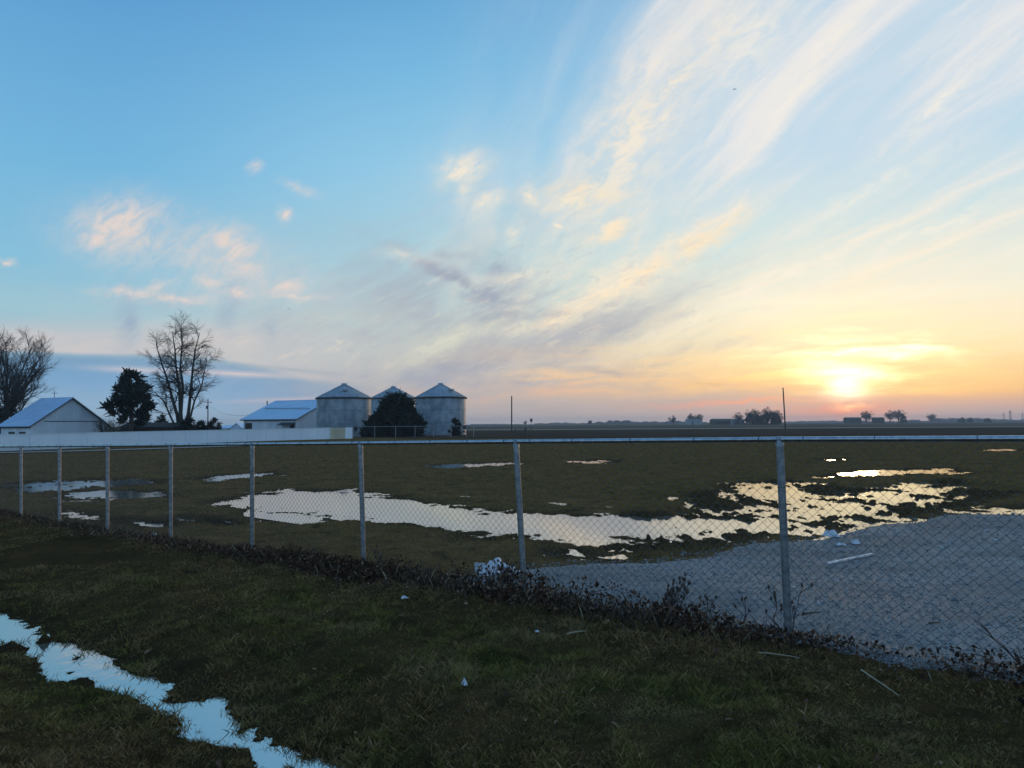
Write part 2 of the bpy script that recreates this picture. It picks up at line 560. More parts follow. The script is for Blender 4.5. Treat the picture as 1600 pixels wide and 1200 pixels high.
PUDDLES = [  # pixels of the outline, noise amplitude, slope of the shore
    ('A', [(333, 785), (395, 774), (440, 766), (490, 767), (540, 766), (600, 777), (680, 790), (760, 799), (820, 803), (900, 806),
           (960, 807), (1055, 807), (1090, 815), (1075, 836), (1040, 854), (990, 862), (950, 858), (900, 849), (850, 843), (800, 842),
           (735, 842), (720, 828), (650, 821), (600, 815), (540, 812), (480, 800), (400, 797)], 0.042, 0.055),
    ('B', [(1088, 778), (1130, 766), (1150, 757), (1230, 752), (1275, 757), (1290, 770), (1370, 764), (1440, 756), (1500, 754), (1480, 764),
           (1500, 771), (1592, 770), (1540, 780), (1500, 790), (1450, 800), (1400, 808), (1330, 824), (1250, 829), (1180, 836), (1130, 846),
           (1060, 858), (1020, 860), (1035, 840), (1060, 818), (1105, 798)], 0.115, 0.05),
    ('C', [(1280, 746), (1340, 737), (1400, 734), (1482, 732), (1515, 741), (1440, 741), (1400, 744), (1345, 744)], 0.05, 0.045),
    ('D', [(1500, 800), (1560, 794), (1640, 792), (1700, 800), (1650, 812), (1600, 809), (1540, 806)], 0.045, 0.05),
    ('E', [(8, 758), (60, 752), (165, 748), (255, 752), (255, 757), (165, 759), (90, 769), (40, 767)], 0.07, 0.045),
    ('F', [(100, 773), (140, 767), (190, 766), (262, 771), (262, 777), (180, 778), (105, 779)], 0.03, 0.045),
    ('G', [(100, 798), (140, 803), (170, 811), (215, 818), (262, 823), (262, 829), (215, 826), (165, 819), (130, 811), (100, 802)], 0.022, 0.05),
    ('H', [(268, 808), (300, 810), (365, 817), (365, 822), (300, 816), (268, 814)], 0.02, 0.05),
    ('I', [(308, 748), (350, 742), (420, 739), (440, 743), (390, 746), (340, 751)], 0.05, 0.05),
    ('J', [(670, 727), (740, 724), (808, 722), (808, 727), (740, 729), (690, 731)], 0.05, 0.05),
    ('K', [(398, 803), (440, 806), (474, 811), (474, 815), (430, 812), (398, 808)], 0.02, 0.05),
    ('L', [(900, 720), (940, 718), (965, 719), (960, 723), (905, 724)], 0.05, 0.05),
    ('M', [(1286, 717.5), (1312, 717), (1312, 719), (1286, 719.5)], 0.05, 0.05),
    ('N', [(1535, 702), (1595, 701), (1595, 704), (1535, 705)], 0.05, 0.05),
    ('O', [(868, 862), (900, 860), (916, 865), (890, 869)], 0.05, 0.05),
    ('Q', [(930, 872), (960, 869), (975, 872), (950, 875)], 0.05, 0.05),
    ('P', [(0, 951), (50, 968), (140, 1010), (172, 1036), (235, 1054), (290, 1083), (335, 1090), (400, 1130), (470, 1160), (545, 1205),
           (560, 1240), (440, 1240), (345, 1190), (330, 1172), (290, 1150), (230, 1120), (215, 1092), (150, 1082), (120, 1064), (40, 1030),
           (0, 1016), (-60, 985), (-120, 950), (-60, 925)], 0.036, 0.20),
]


def poly_sd(px, py, poly):
    """signed distance, negative inside"""
    d2 = np.full(px.shape, 1e9)
    inside = np.zeros(px.shape, dtype=bool)
    n = len(poly)
    for i in range(n):
        ax, ay = poly[i]
        bx, by = poly[(i + 1) % n]
        ex, ey = bx - ax, by - ay
        t = np.clip(((px - ax) * ex + (py - ay) * ey) / max(ex * ex + ey * ey, 1e-9), 0, 1)
        d2 = np.minimum(d2, (px - ax - t * ex) ** 2 + (py - ay - t * ey) ** 2)
        if ey != 0:
            cond = ((ay <= py) != (by <= py)) & (px < ax + (py - ay) / ey * ex)
            inside ^= cond
    d = np.sqrt(d2)
    return np.where(inside, -d, d)


for i, p in enumerate(PUDDLES):
    z = -0.06
    for it in range(4):
        W = [at_z(a, b, z) for a, b in p[1]]
        cx, cy = np.mean([q.x for q in W]), np.mean([q.y for q in W])
        z = float(base_h(np.array([cx]), np.array([cy]))[0]) - 0.02
    if p[0] == 'P':
        z -= 0.015
    W = [at_z(a, b, z) for a, b in p[1]]
    z -= 0.0012 * i
    PUDDLES[i] = p + (z, [(q.x, q.y) for q in W])


ISLANDS = [(at_z(a, b, -.16).x, at_z(a, b, -.16).y, r) for a, b, r in ((18, 1003, .11), (130, 1046, .10), (172, 1074, .16), (232, 1098, .20), (205, 1120, .2), (70, 985, .05),
                                                                       (345, 1163, .15), (392, 1187, .14), (265, 1072, .07), (450, 1178, .06), (120, 1010, .05))]
# gravel lot outline (pixels for its far edge, metres for the rest)
_g = [at_z(a, b, -0.03) for a, b in ((700, 917), (722, 904), (760, 897), (830, 889), (930, 880), (1050, 871), (1110, 861), (1160, 850), (1260, 838),
                                     (1330, 826), (1430, 807), (1500, 801), (1600, 803), (1700, 806), (1900, 812))]
GRAVEL = [(p.x, p.y) for p in _g] + [(26.0, 11.0), (26.0, -9.0)] + \
         [((F0 + FU * s + FN * o).x, (F0 + FU * s + FN * o).y) for s, o in ((-16, 0.1), (-8, 0.25), (-5.2, 0.30), (-4.4, 0.34), (-3.6, 0.24), (-2.6, 0.04), (-1.2, 0.02), (0.4, 0.0), (1.0, -0.03))]


def gravel_sd(x, y):
    return poly_sd(x, y, GRAVEL) + 0.30 * fbm(x * 1.1, y * 1.1, 3, 77) + 0.14 * fbm(x * 5.0, y * 5.0, 4, 79)


def gravel_h(x, y):
    return base_h(x, y) + 0.022 + 0.035 * fbm(x * 0.4, y * 0.4, 2, 91) + 0.012 * fbm(x * 2.2, y * 2.2, 3, 95)


def terrain(x, y, fine=True):
    shp = np.shape(x)
    x, y = np.atleast_1d(np.asarray(x, float)).ravel(), np.atleast_1d(np.asarray(y, float)).ravel()
    h = base_h(x, y)
    r = np.hypot(x, y)
    d = fence_d(x, y)
    amp = 1 - sstep(32.0, 78.0, r)
    n1 = fbm(x * 0.55, y * 0.55, 3, 3)
    n2 = fbm(x * 2.6, y * 2.6, 4, 11, 0.55)
    h = h + amp * (0.045 * n1 + 0.044 * n2)
    wet = np.zeros_like(h)
    pool = np.full_like(h, 1.0)
    for name, px, na, sl, z, poly in PUDDLES:
        xs, ys = [q[0] for q in poly], [q[1] for q in poly]
        m = 2.2 if name != 'P' else 1.0
        k = np.where((x > min(xs) - m) & (x < max(xs) + m) & (y > min(ys) - m) & (y < max(ys) + m))[0]
        if len(k) == 0:
            continue
        sd = poly_sd(x[k], y[k], poly)
        w = sstep(m, m * 0.12, sd)
        nn = fbm(x[k] * 1.1, y[k] * 1.1, 3, 31, 0.6) + 0.85 * fbm(x[k] * 5.5, y[k] * 4.0, 4, 37, 0.65)
        tgt = z + np.clip(sd * sl, -0.045, 0.06) + na * nn + {'B': 0.009, 'A': -0.005, 'P': 0.014}.get(name, 0.004)
        if name == 'A':                       # breaks up where it nears the second pool
            tgt = tgt + 0.030 * sstep(0.5, 3.0, x[k]) * (np.abs(fbm(x[k] * 2.2, y[k] * 2.6, 4, 41, .6)) * 2.4 - 0.85)
        if name == 'P':
            for ix, iy, ir in ISLANDS:
                tgt = tgt + 0.060 * np.exp(-((x[k] - ix) ** 2 + (y[k] - iy) ** 2) / (ir * .95) ** 2) * (1 + 0.6 * nn)
        new = h[k] * (1 - w) + tgt * w
        h[k] = np.where(pool[k] < 0.0, np.minimum(np.minimum(new, h[k] + .25 * np.maximum(0, new - h[k])), h[k] + .012), new)
        pool[k] = np.where(sd < 0.15, np.minimum(pool[k], h[k] - z - .004), pool[k])
        wet[k] = np.maximum(wet[k], sstep(0.9, 0.0, sd))
    gs = gravel_sd(x, y)
    gw = sstep(0.30, -0.05, gs)
    h = h * (1 - gw) + (gravel_h(x, y) - 0.035) * gw
    if fine:
        h = h + amp * 0.012 * fbm(x * 9.0, y * 9.0, 3, 51)
    return h.reshape(shp), wet.reshape(shp)


def th(x, y):
    return float(terrain(np.array([x]), np.array([y]))[0][0])


def on_ground(px, py):
    """where a pixel's ray meets the terrain"""
    z = -0.06
    for it in range(5):
        p = at_z(px, py, z)
        z = th(p.x, p.y)
    return Vector((p.x, p.y, z))


# ------------------------------------------------------------------ materials
def pmat(name, color, rough=0.8, metal=0.0, spec=0.5):
    m = bpy.data.materials.new(name)
    m.use_nodes = True
    b = m.node_tree.nodes['Principled BSDF']
    b.inputs['Base Color'].default_value = tuple(color) + (1.0,)
    b.inputs['Roughness'].default_value = rough
    b.inputs['Metallic'].default_value = metal
    b.inputs['Specular IOR Level'].default_value = spec
    return m, m.node_tree, b


def coords(T, kind='Object', scale=(1, 1, 1)):
    tc = T.nodes.new('ShaderNodeTexCoord')
    mp = T.nodes.new('ShaderNodeMapping')
    mp.inputs['Scale'].default_value = scale
    T.links.new(tc.outputs[kind], mp.inputs[0])
    return X(T, mp.outputs[0])


def position(T, scale=(1, 1, 1)):
    g = T.nodes.new('ShaderNodeNewGeometry')
    mp = T.nodes.new('ShaderNodeMapping')
    mp.inputs['Scale'].default_value = scale
    T.links.new(g.outputs['Position'], mp.inputs[0])
    return X(T, mp.outputs[0])


def attr(T, name):
    a = T.nodes.new('ShaderNodeAttribute')
    a.attribute_name = name
    return X(T, a.outputs['Fac'])


def bump(T, b, h, strength=0.5, dist=0.02):
    n = T.nodes.new('ShaderNodeBump')
    n.inputs['Strength'].default_value = strength
    n.inputs['Distance'].default_value = dist
    T.links.new(h.s, n.inputs['Height'])
    T.links.new(n.outputs[0], b.inputs['Normal'])


def mottled(name, c1, c2, scale=3.0, rough=0.8, metal=0.0, spec=0.5, bmp=0.0, stretch=(1, 1, 1), bdist=0.02, world=False):
    m, T, b = pmat(name, c1, rough, metal, spec)
    v = position(T, stretch) if world else coords(T, 'Object', stretch)
    n = noise(T, v, scale, 6.0, 0.62)
    T.links.new(mixc(T, n.st(0.34, 0.66), c1, c2).s, b.inputs['Base Color'])
    if bmp:
        bump(T, b, noise(T, v, scale * 3.0, 4.0, 0.6), bmp, bdist)
    return m


def ground_mat():
    m, T, b = pmat('turf_soil', (0.03, 0.03, 0.015), 1.0, 0, 0.0)
    p = position(T)
    n1 = noise(T, p, 0.35, 5, 0.6).st(0.38, 0.62)
    n2 = noise(T, p, 2.6, 5, 0.65).st(0.38, 0.62)
    n3 = noise(T, p, 18.0, 5, 0.75).st(0.36, 0.64)
    n4 = noise(T, p, 60.0, 3, 0.7).st(0.35, 0.65)
    n0 = noise(T, position(T, (0.5, 1.0, 1.0)), 1.1, 6, 0.7).st(0.42, 0.60)
    c = mixc(T, n1, (0.190, 0.108, 0.028), (0.290, 0.145, 0.054))
    c = mixc(T, n2 * 0.75, c, (0.060, 0.042, 0.017))
    c = mixc(T, n0 * 0.55, c, (0.078, 0.056, 0.019))
    c = mixc(T, n3 * 0.6, c, (0.24, 0.150, 0.070))
    c = mixc(T, n4 * 0.5, c, (0.026, 0.019, 0.011))
    tuft = noise(T, position(T, (0.7, 1.0, 1.0)), 1.9, 5, 0.65).st(0.56, 0.66)
    c = mixc(T, tuft * 0.7, c, (0.022, 0.020, 0.010))
    c = mixc(T, attr(T, 'wet').pw(2.0) * 0.7, c, (0.036, 0.024, 0.015))
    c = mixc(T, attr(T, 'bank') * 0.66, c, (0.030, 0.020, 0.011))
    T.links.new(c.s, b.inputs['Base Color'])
    bump(T, b, noise(T, p, 22.0, 5, 0.7), 0.9, 0.03)
    return m


M_GROUND = ground_mat()


def water_mat(name, ripple):
    m, T, b = pmat(name, (0.15, 0.145, 0.13), 0.03, 0.0, 0.5)
    b.inputs['IOR'].default_value = 7.0
    v = position(T, (1.0, 0.6, 1.0))
    bump(T, b, noise(T, v, 9.0, 3, 0.5), ripple, 0.01)
    return m


M_WATER = water_mat('water', 0.2)


# ------------------------------------------------------------------ the ground, one sheet
def polar_grid(az, r):
    A, RR = np.meshgrid(az, r)
    return RR * np.sin(A), RR * np.cos(A)


def grid_faces(nr, nc, wrap=False):
    i = np.arange(nr - 1)[:, None]
    j = np.arange(nc if wrap else nc - 1)[None, :]
    j2 = (j + 1) % nc
    f = np.stack([i * nc + j, i * nc + j2, (i + 1) * nc + j2, (i + 1) * nc + j], -1)
    return f.reshape(-1, 4)[:, ::-1]


def build_ground():
    az = np.concatenate([np.linspace(R(-180), R(-46), 60, endpoint=False), np.linspace(R(-46), R(46), 1050),
                         np.linspace(R(46), R(180), 60, endpoint=False)[1:]])
    ypx = np.concatenate([np.arange(1230.0, 300.0, -2.2), np.arange(300.0, 40.0, -1.0), np.arange(40.0, 8.0, -0.5)])
    r = np.concatenate([np.linspace(0.05, 1.5, 12), 1.8 * FPX / ypx, np.array([280, 330, 400, 500, 650, 850, 1200, 1800, 2600, 3600.0])])
    r = np.unique(r)
    x, y = polar_grid(az, r)
    z, wet = terrain(x, y)
    V = np.stack([x, y, z], -1).reshape(-1, 3)
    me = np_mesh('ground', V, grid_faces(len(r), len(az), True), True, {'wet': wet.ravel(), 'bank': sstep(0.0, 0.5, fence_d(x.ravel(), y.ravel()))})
    tag(link('ground', me, M_GROUND), kind='structure')


build_ground()


def build_puddles():
    for name, px, na, sl, z, poly in PUDDLES:
        cx, cy = np.mean([q[0] for q in poly]), np.mean([q[1] for q in poly])
        mg = 0.7 if name != 'P' else 0.3
        pts = []
        for qx, qy in poly:
            for k in range(8):
                pts.append((qx + mg * math.cos(k * math.pi / 4), qy + mg * math.sin(k * math.pi / 4)))
        pts = sorted(set(pts))

        def half(seq):                      # the terrain itself cuts the shore
            h = []
            for p in seq:
                while len(h) > 1 and (h[-1][0] - h[-2][0]) * (p[1] - h[-2][1]) - (h[-1][1] - h[-2][1]) * (p[0] - h[-2][0]) <= 0:
                    h.pop()
                h.append(p)
            return h[:-1]
        hull = half(pts) + half(pts[::-1])
        me = bpy.data.meshes.new('puddle')
        me.from_pydata([(q[0], q[1], z) for q in hull], [], [tuple(range(len(hull)))])
        tag(link('puddle', me, M_WATER), kind='structure')


build_puddles()


# ------------------------------------------------------------------ gravel lot
def gravel_mat():
    m, T, b = pmat('crushed_gravel', (0.25, 0.25, 0.26), 0.75, 0, 0.3)
    p = position(T)
    v = T.nodes.new('ShaderNodeTexVoronoi')
    v.inputs['Scale'].default_value = 55.0
    T.links.new(p.s, v.inputs['Vector'])
    sc = T.nodes.new('ShaderNodeSeparateColor')
    T.links.new(v.outputs['Color'], sc.inputs[0])
    c = mixc(T, X(T, sc.outputs[0]), (0.14, 0.150, 0.154), (0.27, 0.282, 0.28))
    c = mixc(T, noise(T, p, 0.7, 5, 0.6).st(0.35, 0.65) * 0.5, c, (0.13, 0.125, 0.12))
    c = mixc(T, noise(T, position(T, (0.35, 1.3, 1.0)), 0.9, 5, 0.6).st(0.46, 0.62) * 0.6, c, (0.095, 0.095, 0.092))
    c = mixc(T, noise(T, p, 130.0, 3, 0.6).st(0.45, 0.7) * 0.4, c, (0.07, 0.07, 0.08))
    T.links.new(c.s, b.inputs['Base Color'])
    h = X(T, v.outputs['Distance']) * -1.0 + noise(T, p, 90.0, 3, 0.6) * 0.5
    bump(T, b, h, 0.7, 0.012)
    return m


M_GRAVEL = gravel_mat()


def build_gravel():
    az = np.concatenate([np.linspace(R(-9), R(44), 620), np.linspace(R(44), R(105), 60)[1:]])
    ypx = np.arange(560.0, 100.0, -1.6)
    r = np.concatenate([np.linspace(2.2, 3.5, 14, endpoint=False), 1.75 * FPX / ypx, [21.0, 23.0, 26.0, 30.0]])
    r = np.unique(r)
    x, y = polar_grid(az, r)
    sd = gravel_sd(x.ravel(), y.ravel()).reshape(x.shape)
    z = gravel_h(x, y) + 0.004 * fbm(x * 14.0, y * 14.0, 2, 61) - 0.075 * sstep(-0.28, 0.10, sd)
    V = np.stack([x, y, z], -1).reshape(-1, 3)
    F = grid_faces(len(r), len(az))
    keep = (sd.ravel()[F] < 0.18).all(1)
    F = F[keep]
    used = np.unique(F)
    mp = np.zeros(len(V), dtype=np.int64)
    mp[used] = np.arange(len(used))
    tag(link('gravel_lot', np_mesh('gravel_lot', V[used], mp[F], True), M_GRAVEL), kind='structure')


build_gravel()
RNG = np.random.default_rng(5)


def scatter(n, r0, r1, a0, a1):
    r = np.exp(RNG.uniform(math.log(r0), math.log(r1), n))
    a = RNG.uniform(R(a0), R(a1), n)
    return r * np.sin(a), r * np.cos(a), r


def stones():
    x, y, r = scatter(46000, 4.2, 17.0, -9, 46)
    sd = gravel_sd(x, y)
    k = (sd < 0.10 * RNG.random(len(x)))
    x, y, r = x[k], y[k], r[k]
    n = len(x)
    s = RNG.lognormal(0, 0.5, n) * 0.0058 * (r / 6.0) ** 0.6
    o = np.array([(1, 0, 0), (0, 1, 0), (-1, 0, 0), (0, -1, 0), (0, 0, 1), (0, 0, -1)], float)
    F = np.array([(0, 1, 4), (1, 2, 4), (2, 3, 4), (3, 0, 4), (1, 0, 5), (2, 1, 5), (3, 2, 5), (0, 3, 5)])
    J = o[None] * (1 + RNG.uniform(-0.45, 0.45, (n, 6, 1))) + RNG.uniform(-0.25, 0.25, (n, 6, 3))
    J[:, :, 2] *= 0.7
    a = RNG.uniform(0, 6.28, n)
    ca, sa = np.cos(a)[:, None], np.sin(a)[:, None]
    px, py = J[:, :, 0] * ca - J[:, :, 1] * sa, J[:, :, 0] * sa + J[:, :, 1] * ca
    z = gravel_h(x, y) + 0.003
    V = np.stack([px * s[:, None] + x[:, None], py * s[:, None] + y[:, None], J[:, :, 2] * s[:, None] + z[:, None]], -1)
    FF = (F[None] + np.arange(n)[:, None, None] * 6).reshape(-1, 3)
    m, T, b = pmat('stone_chips', (0.3, 0.3, 0.3), 0.6, 0, 0.5)
    c = attr(T, 'rnd').ramp([(0.0, (0.13, 0.14, 0.143)), (.5, (0.19, 0.20, 0.202)), (.9, (0.28, 0.29, 0.29)), (1.0, (0.50, 0.50, 0.50))])
    T.links.new(c.s, b.inputs['Base Color'])
    me = np_mesh('gravel_stones', V.reshape(-1, 3), FF, False, {'rnd': np.repeat(RNG.random(n), 6)})
    tag(link('gravel_stones', me, m), kind='stuff')


stones()


# ------------------------------------------------------------------ grass
def grass_mat(name, near):
    m, T, b = pmat(name, (0.05, 0.06, 0.02), 0.95, 0, 0.04)
    p = position(T)
    n1 = noise(T, p, 0.8, 5, 0.65).st(0.40, 0.60)
    n2 = noise(T, p, 3.6, 4, 0.65).st(0.40, 0.60)
    n3 = noise(T, p, 10.0, 4, 0.65).st(0.42, 0.62)
    if near:
        green = mixc(T, n2, (0.070, 0.082, 0.018), (0.210, 0.185, 0.048))
    else:
        green = mixc(T, n2, (0.165, 0.094, 0.024), (0.340, 0.195, 0.054))
    straw = attr(T, 'rnd').ramp([(0.0, (0.095, 0.054, 0.022)), (.4, (0.225, 0.135, 0.054)), (.85, (0.33, 0.21, 0.090)), (1.0, (0.42, 0.30, 0.14))])
    dk = noise(T, position(T, (0.7, 1.0, 1.0)), 1.9, 5, 0.65).st(0.55, 0.66) * 0.7 if not near else noise(T, p, 4.5, 5, 0.65).st(0.50, 0.64) * 0.72
    c = mixc(T, (n1 * 0.5 + n3 * 0.35 + attr(T, 'rnd') * 0.75 - 0.32 + attr(T, 'dry') * 0.5).cl(), green, straw)
    c = mixc(T, dk, c, (0.016, 0.015, 0.008))
    c = mixc(T, noise(T, position(T, (.8, 1, 1)), 1.3, 4, 0.6).st(0.50, 0.66) * 0.45, c, (0.36, 0.27, 0.13) if near else (0.30, 0.20, 0.075))
    T.links.new(c.s, b.inputs['Base Color'])
    return m


def blades(name, x, y, z, h, w, lean, mat):
    n = len(x)
    a = RNG.uniform(0, 6.28, n)
    b = RNG.uniform(0, 6.28, n)
    ux, uy = np.cos(a) * w, np.sin(a) * w
    lx, ly = np.cos(b) * lean * h, np.sin(b) * lean * h
    hz = h * np.sqrt(np.maximum(0.05, 1 - np.minimum(lean, 0.95) ** 2))
    P0 = np.stack([x - ux, y - uy, z], -1)
    P1 = np.stack([x + ux, y + uy, z], -1)
    P2 = np.stack([x + ux * .7 + lx * .45, y + uy * .7 + ly * .45, z + hz * .62], -1)
    P3 = np.stack([x + lx, y + ly, z + hz], -1)
    V = np.stack([P0, P1, P2, P3], 1).reshape(-1, 3)
    F = np.array([(0, 1, 2), (0, 2, 3)])
    FF = (F[None] + np.arange(n)[:, None, None] * 4).reshape(-1, 3)
    d = fence_d(x, y)
    dry = sstep(3.2, 4.3, d) * 1.3 + sstep(1.3, .2, np.abs(d)) * .7 + 1.7 * np.clip(fbm(x * .9, y * .9, 4, 44), -.4, .6)
    me = np_mesh(name, V, FF, False, {'rnd': np.repeat(RNG.random(n), 4), 'dry': np.repeat(dry, 4)})
    return tag(link(name, me, mat), kind='stuff')


def water_level(x, y):
    lv = np.full(x.shape, -9.0)
    for nm, px, na, sl, z, poly in PUDDLES:
        xs, ys = [q[0] for q in poly], [q[1] for q in poly]
        k = (x > min(xs) - .5) & (x < max(xs) + .5) & (y > min(ys) - .5) & (y < max(ys) + .5)
        lv[k] = np.maximum(lv[k], z)
    return lv


def grass():
    x, y, r = scatter(1150000, 2.3, 20.0, -50, 50)
    d = fence_d(x, y)
    clump = fbm(x * 5.0, y * 5.0, 3, 15) + 0.5 * fbm(x * 1.2, y * 1.2, 3, 16)
    k = (d > -0.15) & (clump > -0.62) & (gravel_sd(x, y) > 0.08)
    x, y, r, clump = x[k], y[k], r[k], clump[k]
    z, wet = terrain(x, y)
    lv = water_level(x, y)
    k = z > lv - 0.012 * (RNG.random(len(x)) < 0.5) + 0.002
    x, y, r, z, clump = x[k], y[k], r[k], z[k], clump[k]
    n = len(x)
    h = (0.018 + 0.034 * np.clip(clump + 0.35, 0, 1.0)) * np.clip(RNG.lognormal(0, 0.42, n), .3, 2.3)
    blades('grass', x, y, z - 0.006, h, 0.0006 * (r / 4.0) ** 0.9 + 0.0005, np.clip(RNG.normal(0.72, 0.22, n), 0.1, 1.2), grass_mat('near_grass', True))
    x, y, r = scatter(430000, 6.0, 75.0, -50, 50)
    d = fence_d(x, y)
    clump = fbm(x * 1.6, y * 1.6, 4, 25) + 0.5 * fbm(x * .35, y * .35, 3, 26)
    k = (d < 0.0) & (clump > -0.35) & (gravel_sd(x, y) > 0.15)
    x, y, r, clump = x[k], y[k], r[k], clump[k]
    z, wet = terrain(x, y)
    lv = water_level(x, y)
    k = (z > lv + 0.004 - 0.012 * (RNG.random(len(x)) < 0.25)) & (RNG.random(len(x)) > wet * 0.55)
    x, y, r, z, clump = x[k], y[k], r[k], z[k], clump[k]
    n = len(x)
    h = (0.022 + 0.035 * np.clip(clump + 0.3, 0, 1.2)) * RNG.lognormal(0, 0.3, n) * (r / 10.0) ** 0.25
    blades('field_grass', x, y, z - 0.006, h, 0.0026 * (r / 8.0) ** 0.9, np.clip(RNG.normal(0.7, 0.25, n), 0.1, 1.2), grass_mat('far_grass', False))


grass()


# ------------------------------------------------------------------ dead leaves and stalks along the fence
def leaf_mat():
    m, T, b = pmat('dead_leaves', (0.06, 0.035, 0.025), 0.85, 0, 0.25)
    c = attr(T, 'rnd').ramp([(0.0, (0.020, 0.011, 0.008)), (.4, (0.068, 0.033, 0.019)), (.75, (0.130, 0.062, 0.034)),
                             (.93, (0.23, 0.130, 0.070)), (1.0, (0.32, 0.23, 0.14))])
    T.links.new(c.s, b.inputs['Base Color'])
    return m


M_LEAF = leaf_mat()


def leaves(x, y, z, size, tilt):
    n = len(x)
    # a leaf: six points, folded on its midrib
    L = np.array([(-1, 0, 0), (-.2, .55, .22), (.55, .42, .16), (1.1, 0, .05), (.55, -.42, .16), (-.2, -.55, .22), (.2, 0, 0)], float)
    F = np.array([(0, 6, 1), (1, 6, 2), (2, 6, 3), (3, 6, 4), (4, 6, 5), (5, 6, 0)])
    J = L[None] + RNG.uniform(-0.18, 0.18, (n, 7, 3))
    J[:, :, 2] *= RNG.uniform(0.3, 2.2, (n, 1))
    J = J * size[:, None, None]
    a, b, c = RNG.uniform(0, 6.28, n), RNG.normal(0, 1, n) * tilt, RNG.normal(0, 1, n) * tilt
    X_, Y_, Z_ = J[:, :, 0], J[:, :, 1], J[:, :, 2]
    cb, sb = np.cos(b)[:, None], np.sin(b)[:, None]
    Y_, Z_ = Y_ * cb - Z_ * sb, Y_ * sb + Z_ * cb
    cc, sc = np.cos(c)[:, None], np.sin(c)[:, None]
    X_, Z_ = X_ * cc + Z_ * sc, -X_ * sc + Z_ * cc
    ca, sa = np.cos(a)[:, None], np.sin(a)[:, None]
    X_, Y_ = X_ * ca - Y_ * sa, X_ * sa + Y_ * ca
    V = np.stack([X_ + x[:, None], Y_ + y[:, None], Z_ + z[:, None]], -1).reshape(-1, 3)
    FF = (F[None] + np.arange(n)[:, None, None] * 7).reshape(-1, 3)
    return V, FF, np.repeat(RNG.random(n), 7)


def litter():
    # pile against the fence; thins to the left, breaks up at the far right
    n = 46000
    s = RNG.uniform(-4.8, 15.5, n)
    d = RNG.normal(0.12, 0.16, n) + 0.05 * np.sin(s * 2.3)
    den = np.interp(s, [-4.8, -3.9, -3.5, -2.6, -1.5, 2.5, 4.5, 7, 15.5], [1.0, .5, .22, .5, 1.0, 1.0, .6, .30, .2])
    cl = fbm(s * 0.9, d * 2.0, 3, 8) + 0.5
    k = RNG.random(n) < den * np.clip(cl * 2.2 - .35, 0.05, 1)
    s, d = s[k], d[k]
    x, y = F0.x + FU.x * s + FN.x * d, F0.y + FU.y * s + FN.y * d
    z = terrain(x, y)[0]
    pile = np.interp(s, [-4.8, -3.9, -3.4, -2.4, -1.5, 2.5, 4.5, 7, 15.5], [.26, .20, .09, .15, .26, .20, .10, .06, .06]) * np.exp(-((d - 0.1) / 0.2) ** 2)
    z = z + pile * RNG.random(len(x)) * (0.5 + np.clip(fbm(s * 2.0, d, 3, 9) + 0.5, 0, 1))
    V, F, rn = leaves(x, y, z + 0.008, RNG.lognormal(0, 0.35, len(x)) * 0.0145, 0.8)
    # loose leaves over the near grass
    xx, yy, r = scatter(1700, 2.6, 9.0, -48, 48)
    dd = fence_d(xx, yy)
    k = (dd > 0.2) & (RNG.random(len(xx)) < np.exp(-dd / 1.8) + 0.12)
    xx, yy = xx[k], yy[k]
    zz = terrain(xx, yy)[0]
    k = zz > water_level(xx, yy)
    xx, yy, zz = xx[k], yy[k], zz[k]
    V2, F2, rn2 = leaves(xx, yy, zz + 0.022, RNG.lognormal(0, 0.3, len(xx)) * 0.017, 0.4)
    rn2 = 0.35 + 0.65 * rn2
    me = np_mesh('leaf_litter', np.concatenate([V, V2]), np.concatenate([F, F2 + len(V)]), False, {'rnd': np.concatenate([rn, rn2])})
    tag(link('leaf_litter', me, M_LEAF), kind='stuff')
    # dry stalks and bent grass stems along the same strip
    n = 16000
    s = RNG.uniform(-4.8, 15.5, n)
    d = RNG.normal(0.08, 0.15, n)
    den = np.interp(s, [-4.8, -3.9, -3.5, -2.6, -1.5, 15.5], [.8, .3, .12, .4, 1.0, 1.0])
    k = RNG.random(n) < den
    s, d = s[k], d[k]
    x, y = F0.x + FU.x * s + FN.x * d, F0.y + FU.y * s + FN.y * d
    z = terrain(x, y)[0]
    n = len(x)
    h = np.clip(RNG.lognormal(0, 0.4, n), .3, 1.9) * np.interp(s, [-4.8, -3.6, -2, 2.5, 6, 15.5], [.06, .06, .11, .12, .075, .07])
    m, T, b = pmat('dry_stalks', (0.08, 0.06, 0.05), 0.85, 0, 0.2)
    c = attr(T, 'rnd').ramp([(0.0, (0.030, 0.019, 0.015)), (.5, (0.070, 0.042, 0.030)), (.88, (0.18, 0.125, 0.075)), (1.0, (0.45, 0.38, 0.25))])
    T.links.new(c.s, b.inputs['Base Color'])
    blades('dry_stalks', x, y, z - 0.01, h, np.full(n, 0.0013), np.clip(RNG.normal(0.45, 0.25, n), 0.05, 1.1), m)


litter()


# ------------------------------------------------------------------ chain link fence
def galv(name, c1, c2, rough, metal=0.75, scale=20.0):
    return mottled(name, c1, c2, scale, rough, metal, 0.5)


M_POST = galv('galvanised_post', (0.18, 0.20, 0.22), (0.32, 0.34, 0.36), 0.40, 0.7)
M_RAIL = galv('galvanised_rail', (0.32, 0.34, 0.37), (0.46, 0.48, 0.51), 0.27, 0.9)
M_WIRE = galv('galvanised_wire', (0.080, 0.085, 0.09), (0.13, 0.135, 0.14), 0.6, 0.3)


def fence_pt(px, py):
    d = ray(px, py)
    t = (F0 - EYE).dot(FN) / d.dot(FN)
    return EYE + d * t


